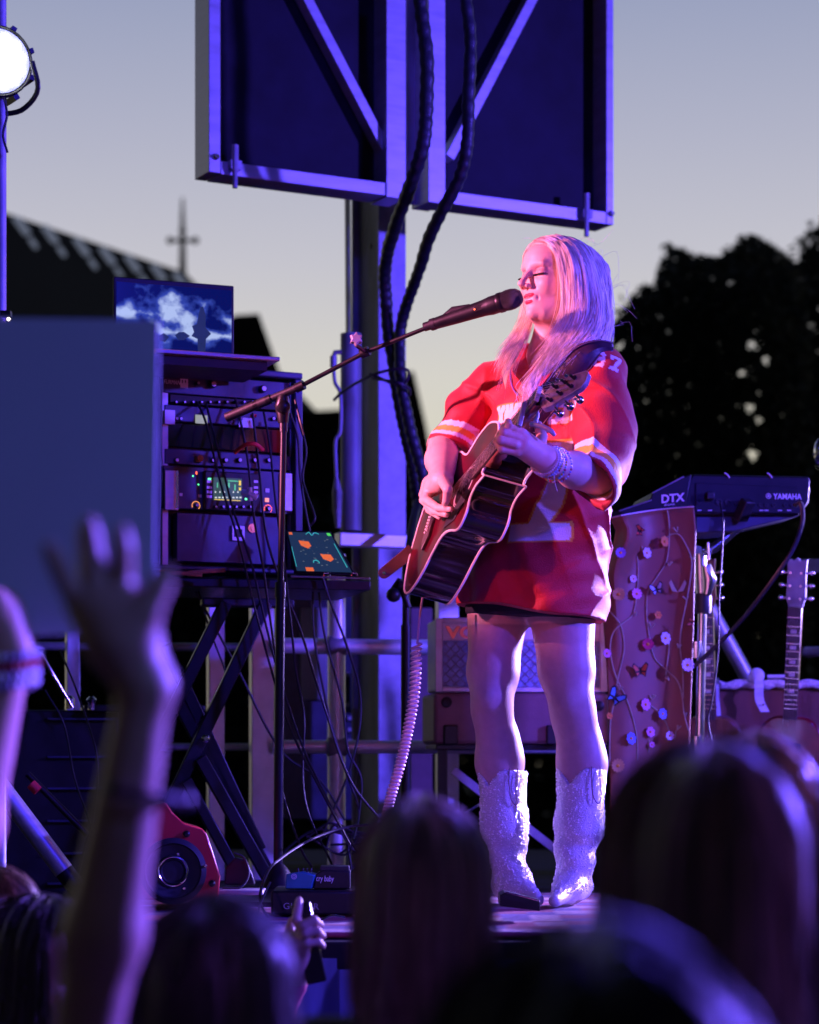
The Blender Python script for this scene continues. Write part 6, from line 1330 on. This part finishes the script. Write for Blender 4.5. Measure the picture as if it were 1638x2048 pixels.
# ================================================================ the crowd in front of the stage
def person_sdf(hc, f, sc_=1.0, arm=None, ground=0.0):
    l = Vector((-f.y, f.x, 0)); B = basis(f, l, Z); k = sc_
    def fn(Q):
        q = (Q-A3(hc))@B/k; s = np.stack([q[:, 0], np.abs(q[:, 1]), q[:, 2]], 1)
        d = ell(s, (-.020,0,.022), (.098,.074,.084)); d = smin(d, ell(s, (.020,0,-.030), (.070,.058,.085)), .03); d = smin(d, ell(s, (.052,0,.045), (.045,.055,.045)), .03)
        d = smin(d, ell(s, (.045,0,-.080), (.045,.038,.034)), .025); d = smin(d, ell(s, (.078,0,-.100), (.017,.018,.015)), .012); d = smin(d, ell(s, (.062,.038,-.030), (.024,.024,.026)), .018)
        d = smax(d, -ell(s, (.096,.030,.0), (.016,.016,.010)), .010); d = smin(d, ell(s, (.0745,.031,.0), (.013,.014,.0115)), .003)
        d = smin(d, caps(s, (.090,0,.008), (.107,0,-.028), .006, .009), .010); d = smin(d, ell(s, (.098,.011,-.034), (.009,.0065,.007)), .005)
        d = smin(d, ell(s, (.088,0,-.058), (.009,.018,.005)), .004); d = smin(d, ell(s, (.087,0,-.070), (.009,.016,.006)), .004); d = smin(d, ell(s, (-.012,.074,-.012), (.014,.008,.026)), .006)
        d = smin(d, caps(s, (-.03,0,-.06), (-.035,0,-.19), .052, .055), .03)
        d = smin(d, caps(s, (-.04,0,-.22), (-.04,.15,-.25), .055, .055), .05); d = smin(d, ell(s, (-.03,0,-.40), (.10,.15,.22)), .05); d = smin(d, ell(s, (-.03,0,-.66), (.10,.14,.16)), .05)
        d = smin(d, caps(s, (-.03,.07,-.72), (-.03,.08,-1.08), .075, .052), .03); d = smin(d, caps(s, (-.03,.08,-1.08), (-.03,.08,-1.42), .052, .035), .03); d = smin(d, caps(s, (-.03,.08,-1.45), (.10,.09,-1.46), .035, .028), .03)
        d = d*k
        arms = [(-1, arm), (1, None)] if arm and arm['side'] < 0 else [(1, arm), (-1, None)]
        for sd, a in arms:
            sh = Vector(hc)+l*(.17*sd*k)-Z*.26*k-f*.04*k
            if a:
                e = a['elbow']; wv = a['wrist']; r = a['r']
                d = smin(d, caps(Q, sh, e, .045*k, .040*k), .04); d = smin(d, caps(Q, e, e.lerp(wv, .35), r*1.05, r*1.25), .02); d = smin(d, caps(Q, e.lerp(wv, .35), wv, r*1.25, r*.80), .02)
                h = a['hand'](Q); d = smin(d, h, .015)
            else:
                e = sh-Z*.28*k+l*.05*sd*k; wv = e-Z*.2*k+f*.10*k
                d = smin(d, caps(Q, sh, e, .045*k, .036*k), .04); d = smin(d, caps(Q, e, wv, .036*k, .026*k), .02); d = smin(d, caps(Q, wv, wv-Z*.08*k, .028*k, .022*k), .015)
        return d
    def shirt(Q):
        q = (Q-A3(hc))@B/k; s = np.stack([q[:, 0], np.abs(q[:, 1]), q[:, 2]], 1)
        d = caps(s, (-.04,0,-.23), (-.04,.15,-.255), .066, .068); d = smin(d, ell(s, (-.03,0,-.40), (.118,.168,.24)), .05); d = smin(d, ell(s, (-.03,0,-.66), (.122,.16,.18)), .06); d = smax(d, s[:, 2]+.185, .01); d = smax(d, -.80-s[:, 2], .01)
        d = d*k
        for sd in (1, -1):
            if arm and arm['side'] == sd and arm.get('bare', True): continue
            sh = Vector(hc)+l*(.17*sd*k)-Z*.26*k-f*.04*k; 
            e = (arm['elbow'] if arm and arm['side'] == sd else sh-Z*.28*k+l*.05*sd*k)
            d = smin(d, caps(Q, sh, e, .060*k, .055*k), .03)
            if arm and arm['side'] == sd: d = smin(d, caps(Q, e, e.lerp(arm['wrist'], .88), .052*k, .036*k), .02)
        return d+.003*np.sin(40*Q[:, 2]+20*Q[:, 0])
    def trousers(Q):
        q = (Q-A3(hc))@B/k; s = np.stack([q[:, 0], np.abs(q[:, 1]), q[:, 2]], 1)
        d = smin(caps(s, (-.03,.07,-.74), (-.03,.08,-1.08), .092, .070), caps(s, (-.03,.08,-1.08), (-.03,.08,-1.40), .070, .058), .03)
        return d*k
    return fn, shirt, trousers
def crown_hair(mb, hc, f, k, n, cols, L, r, flare=.02, front=60, wav=.012, parting=0):
    l = Vector((-f.y, f.x, 0))
    for i in range(n):
        th = random.uniform(-math.pi, math.pi); face = abs(th) < R(front); c = []; s0 = random.uniform(-.055,.05)
        jit = random.uniform(.96, 1.09) if random.random() < .93 else random.uniform(1.08, 1.2); pmax = random.uniform(48, 56) if face else 95
        for ph in np.linspace(4, pmax, 7):
            p_ = R(ph); a = .112*math.sin(p_)*math.cos(th)-.020; b = .088*math.sin(p_)*math.sin(th)+parting*math.cos(p_)*.02; z = .100*math.cos(p_)+.024-abs(s0)*.15*math.cos(p_); a += s0*math.cos(p_)**2
            c.append(Vector(hc)+(f*a*jit+l*b*jit+Z*z*jit)*k)
        if not face:
            o = (c[-1]-Vector(hc)); o.z = 0; o = o.normalized(); LL = L*random.uniform(.75, 1.0); a0 = random.random()*6
            for t in np.linspace(.15, 1, 7):
                c.append(c[6]+(-Z*LL*t+o*(flare*t-.04*max(0, t-.4))+Vector((math.sin(t*7+a0), math.cos(t*6+a0), 0))*wav*t)*k)
        mb.cur = tuple(np.array(random.choice(cols))*random.uniform(.6, 1.35)); m = len(c)
        mb.tube(c, [r*k*(1-.6*(q/(m-1))**2) for q in range(m)], 3, False)
def crowd(hx, htop, Y, k, face, cols, L, label, n=900, r=.0016, arm=None, shirt=None, vox=.012, finer=None, skinc=(.50,.30,.24), gy=0, front=60, eyes=False, **kw):
    hc = P(hx, htop, Y)-Z*(.135*k); f = Vector(face).normalized(); fn, sh, tr_ = person_sdf(hc, f, k, arm)
    z0 = hc.z-1.50*k
    if z0 > 0 or True:      # legs reach the ground whatever the height
        def fn2(Q): 
            Qs = Q.copy(); zb = hc.z-.72*k; m = Qs[:, 2] < zb; Qs[m, 2] = zb-(zb-Qs[m, 2])*((1.49-.72)*k/max(.01, zb)); return fn(Qs)
        def tr2(Q):
            Qs = Q.copy(); zb = hc.z-.72*k; m = Qs[:, 2] < zb; Qs[m, 2] = zb-(zb-Qs[m, 2])*((1.49-.72)*k/max(.01, zb)); return tr_(Qs)
    lo = np.array([hc.x-.36*k, hc.y-.32*k, 0.0]); hi = np.array([hc.x+.36*k, hc.y+.32*k, hc.z+.14*k])
    regs = []
    hz = hc.z-.16*k
    regs.append(((hc.x-.13*k, hc.y-.14*k, hz), (hc.x+.13*k, hc.y+.14*k, hc.z+.13*k), finer or .008))
    hi2 = hi.copy(); hi2[2] = hz+vox
    regs.append((lo, hi2, vox))
    if arm:
        for rg in arm['regs'](hi2): regs.append(rg)
    o = implicit('person', fn2, regs, M['skin'], None, lambda v: np.tile(np.array(skinc), (len(v), 1))); tag(o, label, 'person')
    implicit('shirt', sh, [(lo-.05 if not arm else np.minimum(lo, [arm['elbow'].x-.1, arm['elbow'].y-.1, arm['elbow'].z-.1]), (np.maximum(hi2+.05, [arm['wrist'].x+.06, arm['wrist'].y+.06, arm['wrist'].z]) if arm and not arm.get('bare', True) else hi2+.05), vox)], shirt or M['cloth_dark'], o)
    implicit('trousers', tr2, [((lo[0], lo[1], .07), (hi[0], hi[1], hc.z-.66*k), .014)], M['cloth_dark'], o)
    mb = MB(); crown_hair(mb, hc, f, k, n, cols, L, r, front=front, **kw); hm = mb.build('hair', M['chair'], o, angle=80)
    implicit('hair_underlayer', lambda Q: smax(smin(ell((Q-A3(hc))@basis(f, Vector((-f.y, f.x, 0)), Z)/k, (-.026,0,.026), (.108,.083,.092)), caps((Q-A3(hc))@basis(f, Vector((-f.y, f.x, 0)), Z)/k, (-.055,0,0), (-.075,0,-L*.85), .062, .05), .04), ((Q-A3(hc))@basis(f, Vector((-f.y, f.x, 0)), Z)/k)@np.array([.70,0,-.60])-.012, .01)*k, [((hc.x-.2*k, hc.y-.2*k, hc.z-(L+.1)*k), (hc.x+.2*k, hc.y+.2*k, hc.z+.14*k), .008)], M['chair'], hm, lambda v: np.tile(np.array(cols[0])*.6, (len(v), 1)))
    if eyes:
        l = Vector((-f.y, f.x, 0))
        for sg in (1, -1):
            c = hc+(f*.0785+l*.031*sg)*k; mb = MB(); mb.ball(c, .0095*k, 14, 10); e = mb.build('eye', M['eyewhite'], o)
            mb = MB(); mb.ball(c+f*.0045*k, .0062*k, 14, 10); mb.build('iris', M['screenbk'], e)
    return o, hc
M['eyewhite'] = mat('eye_white', (.6,.58,.58), .15)
DK, BRN, BLD = [(.045,.03,.026),(.075,.05,.04),(.03,.02,.018)], [(.16,.10,.065),(.24,.16,.10),(.11,.07,.045)], [(.38,.24,.11),(.28,.17,.08),(.48,.33,.17)]
UP = (0.03, 1, 0)
crowd(846, 1600, 2.75, .80, (.05,1,0), [(.26,.17,.11),(.34,.23,.14),(.17,.11,.07)], .30, 'person with straight brown hair seen from behind below the coiled cable', 1500, .0016)
crowd(1395, 1500, 2.05, .90, (-.1,1,0), [(.24,.16,.12),(.30,.2,.14),(.14,.09,.07)], .50, 'person with long dark hair seen from behind before the floral banner', 2000, .0016)
crowd(1490, 1474, 2.9, .86, (-.12,1,0), BLD, .40, 'person with golden hair just behind the long dark haired one', 1500, .0016)
crowd(1900, 1340, 1.75, 1.0, (-.1,1,0), DK, .45, 'dark silhouetted person cut off by the right edge', 900, .002)
crowd(430, 1796, 2.3, .82, (.05,1,0), DK, .28, 'person with wavy black hair lit blue at the bottom left', 1500, .0018, wav=.016, flare=.03)
crowd(1170, 1865, 1.20, 1.0, (0,1,0), [(.012,.010,.012),(.02,.014,.016)], .30, 'very blurred dark haired person nearest the camera at the bottom', 1500, .0016)
# ---- hands held up
def hand_fn(wr, palm, chains, th, rp):
    def fn(Q):
        d = caps(Q, wr, palm, rp*.80, rp); d = smin(d, f_fingers(Q, chains), .010); return smin(d, f_fingers(Q, [th]), .014)
    return fn
Y1 = 2.05
w1, p1_ = P(292, 1370, Y1), P(212, 1235, Y1)
def pm(x, y, dy=0): return P(x, y, Y1+dy)
ch1 = [[(pm(165,1215),.0125),(pm(132,1165,-.01),.0100),(pm(112,1125,-.02),.0090),(pm(99,1096,-.03),.0075)],
       [(pm(190,1195),.013),(pm(178,1130,.012),.0104),(pm(174,1090,.015),.0094),(pm(170,1062,.012),.0080)],
       [(pm(198,1190),.013),(pm(186,1120,-.01),.0108),(pm(181,1075,-.015),.0096),(pm(179,1048,-.02),.0080)],
       [(pm(238,1195),.013),(pm(244,1135,-.01),.0106),(pm(246,1095,-.02),.0094),(pm(245,1066,-.02),.0080)]]
th1 = [(pm(262,1275,-.01),.019),(pm(295,1222,-.02),.0135),(pm(318,1175,-.02),.0120),(pm(336,1150,-.02),.0090)]
def hand1(Q):
    d = caps(Q, w1, pm(228,1250), .024, .030); d = smin(d, caps(Q, pm(228,1250), pm(190,1215), .030, .022), .02); d = smin(d, caps(Q, pm(250,1290), pm(250,1220), .028, .016), .02)
    return smin(smin(d, f_fingers(Q, ch1), .009), f_fingers(Q, [th1]), .016)
e1 = P(165, 2120, 2.12)
def regs1(hi2): return [((P(80,0,Y1).x, Y1-.10, P(0,1400,Y1).z), (P(350,0,Y1).x, Y1+.08, P(0,1035,Y1).z), .0035), ((P(90,0,Y1).x, Y1-.12, P(0,2300,Y1).z), (P(385,0,Y1).x, Y1+.16, P(0,1400,Y1).z+.004), .007)]
ow1, _ = crowd(-60, 2070, 2.2, .80, (.2,1,0), DK, .3, 'child with bare arm raised and open hand at the lower left', 500, .002, arm=dict(side=-1, elbow=e1, wrist=w1, r=.0285, hand=hand1, regs=regs1), skinc=(.40,.24,.18))
mb = MB(); a, b = P(286,1588,Y1+.01), Vector((.18, 0, 1)).normalized(); x_ = Vector((1,0,-.18)).normalized(); y_ = Vector((0,1,0))
mb.tube([a+x_*math.cos(q)*.034+y_*math.sin(q)*.034 for q in np.linspace(0, 6.2832, 30)], .0045, 8); mb.ball(a+x_*.036, .010, 8, 6); mb.build('hair_tie', M['strap'], ow1)
# left arm with bracelets, holding the poster
Y2 = 2.75
w2 = P(22, 1300, Y2); e2 = P(-105, 1840, 2.8)
def hand2(Q):
    ch = [[(P(-10+q*2,1235-q*14,Y2-.02),.012),(P(-38,1225-q*16,Y2-.03),.0105),(P(-52,1222-q*16,Y2),.009)] for q in range(4)]
    d = caps(Q, w2, P(0,1225,Y2), .026, .030); return smin(smin(d, f_fingers(Q, ch), .008), f_fingers(Q, [[(P(10,1250,Y2+.01),.014),(P(0,1200,Y2+.03),.011),(P(-20,1180,Y2+.03),.009)]]), .01)
def regs2(hi2): return [((P(-110,0,Y2).x, Y2-.1, P(0,1340,Y2).z), (P(70,0,Y2).x, Y2+.1, P(0,1130,Y2).z), .005), ((P(-160,0,Y2).x, Y2-.12, P(0,2050,Y2).z), (P(105,0,Y2).x, Y2+.2, P(0,1340,Y2).z+.004), .007)]
ow2, _ = crowd(-330, 1700, 2.85, .95, (.2,1,0), DK, .3, 'person at the left edge with bracelets on the raised wrist', 500, .002, arm=dict(side=-1, elbow=e2, wrist=w2, r=.031, hand=hand2, regs=regs2), skinc=(.55,.30,.22))
for k in range(4):
    c = w2.lerp(e2, .02+.035*k); mb = MB(); n = 26; r_ = .033+.002*k
    for i in range(n):
        an = 2*math.pi*i/n; mb.cur = random.choice([(.7,.65,.75),(.75,.7,.78),(.35,.3,.6)] if k != 1 else [(.5,.03,.06),(.3,.02,.05)]); mb.ball(c+Vector((math.cos(an)*r_, math.sin(an)*r_, .004*math.cos(an*2))), .0052, 7, 5)
    mb.build('bracelet', BM, ow2)
sg = thing('poster_board', P(120, 1275, 2.80), 'large blank grey poster board held up at the left', 'poster')
mb = MB(); mb.prism([P(-330,632,2.80), P(318,640,2.80), P(308,1268,2.80), P(-330,1275,2.80)], (.0,.006,0)); mb.build('board', M['sign'], sg, bevel=.001)
# children by the stage edge
crowd(-8, 1738, 4.3, .92, (.22,-1,.0), [(.20,.11,.07),(.28,.16,.10)], .22, 'child with light brown hair peering out at the lower left edge', 1600, .0011, vox=.012, finer=.0035, skinc=(.62,.38,.30), eyes=True, front=48)
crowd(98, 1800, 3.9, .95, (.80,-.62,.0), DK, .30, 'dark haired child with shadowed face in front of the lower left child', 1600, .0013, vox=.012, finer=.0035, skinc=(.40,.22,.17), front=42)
# hand with phone
Y3 = 4.55
def p3_(x, y, dy=0): return P(x, y, Y3+dy)
w3 = p3_(592, 1950, .01)
ch3 = [[(p3_(600,1852,-.025),.0100),(p3_(592,1838,-.035),.0095),(p3_(597,1812,-.02),.0085),(p3_(598,1800,-.01),.0070)],
       [(p3_(606,1868,-.03),.0105),(p3_(606,1852,-.045),.0100),(p3_(628,1840,-.04),.0090),(p3_(640,1850,-.02),.0080)],
       [(p3_(608,1885,-.03),.0105),(p3_(610,1868,-.045),.0098),(p3_(634,1862,-.04),.0088),(p3_(645,1872,-.02),.0078)],
       [(p3_(608,1900,-.03),.0098),(p3_(612,1888,-.042),.0090),(p3_(636,1884,-.035),.0082),(p3_(645,1892,-.02),.0072)]]
th3 = [(p3_(585,1900,-.0),.013),(p3_(578,1870,.0),.0110),(p3_(584,1842,.01),.0085)]
def hand3(Q):
    d = caps(Q, w3, p3_(600,1890,-.02), .024, .024); d = smin(d, caps(Q, w3, p3_(590,1880,-.01), .02, .018), .01)
    return smin(smin(d, f_fingers(Q, ch3), .007), f_fingers(Q, [th3]), .010)
def regs3(hi2): return [((p3_(560,0).x, Y3-.10, p3_(0,1985).z), (p3_(665,0).x, Y3+.06, p3_(0,1790).z), .0028)]
e3 = p3_(540, 2080, .06)
crowd(470, 1880, 4.5, .80, (0,1,0), DK, .25, 'child in pink sleeve behind the wavy haired one holding up a phone', 500, .0016, arm=dict(side=-1, elbow=e3, wrist=w3, r=.028, hand=hand3, regs=regs3, bare=False), shirt=M['cloth_pink'], skinc=(.62,.38,.30), vox=.010)
ph = thing('phone', p3_(625, 1950), 'black phone held upright in the raised hand beside the pedal case', 'phone')
a, b = p3_(600, 1806, -.012), p3_(634, 1966, -.012); d_ = (a-b).normalized(); sx_ = d_.cross(Vector((0,1,0))).normalized(); nx_ = sx_.cross(d_)
mb = MB(); mb.obox((a+b)/2, (sx_, nx_, d_), (.020,.005,(a-b).length/2)); pbdy = mb.build('body', M['gloss'], ph, bevel=.004)
mb = MB(); mb.ball(b+d_*.045+sx_*.017-nx_*.0, .0035, 8, 6); mb.build('camera_lens', M['chrome'], ph)
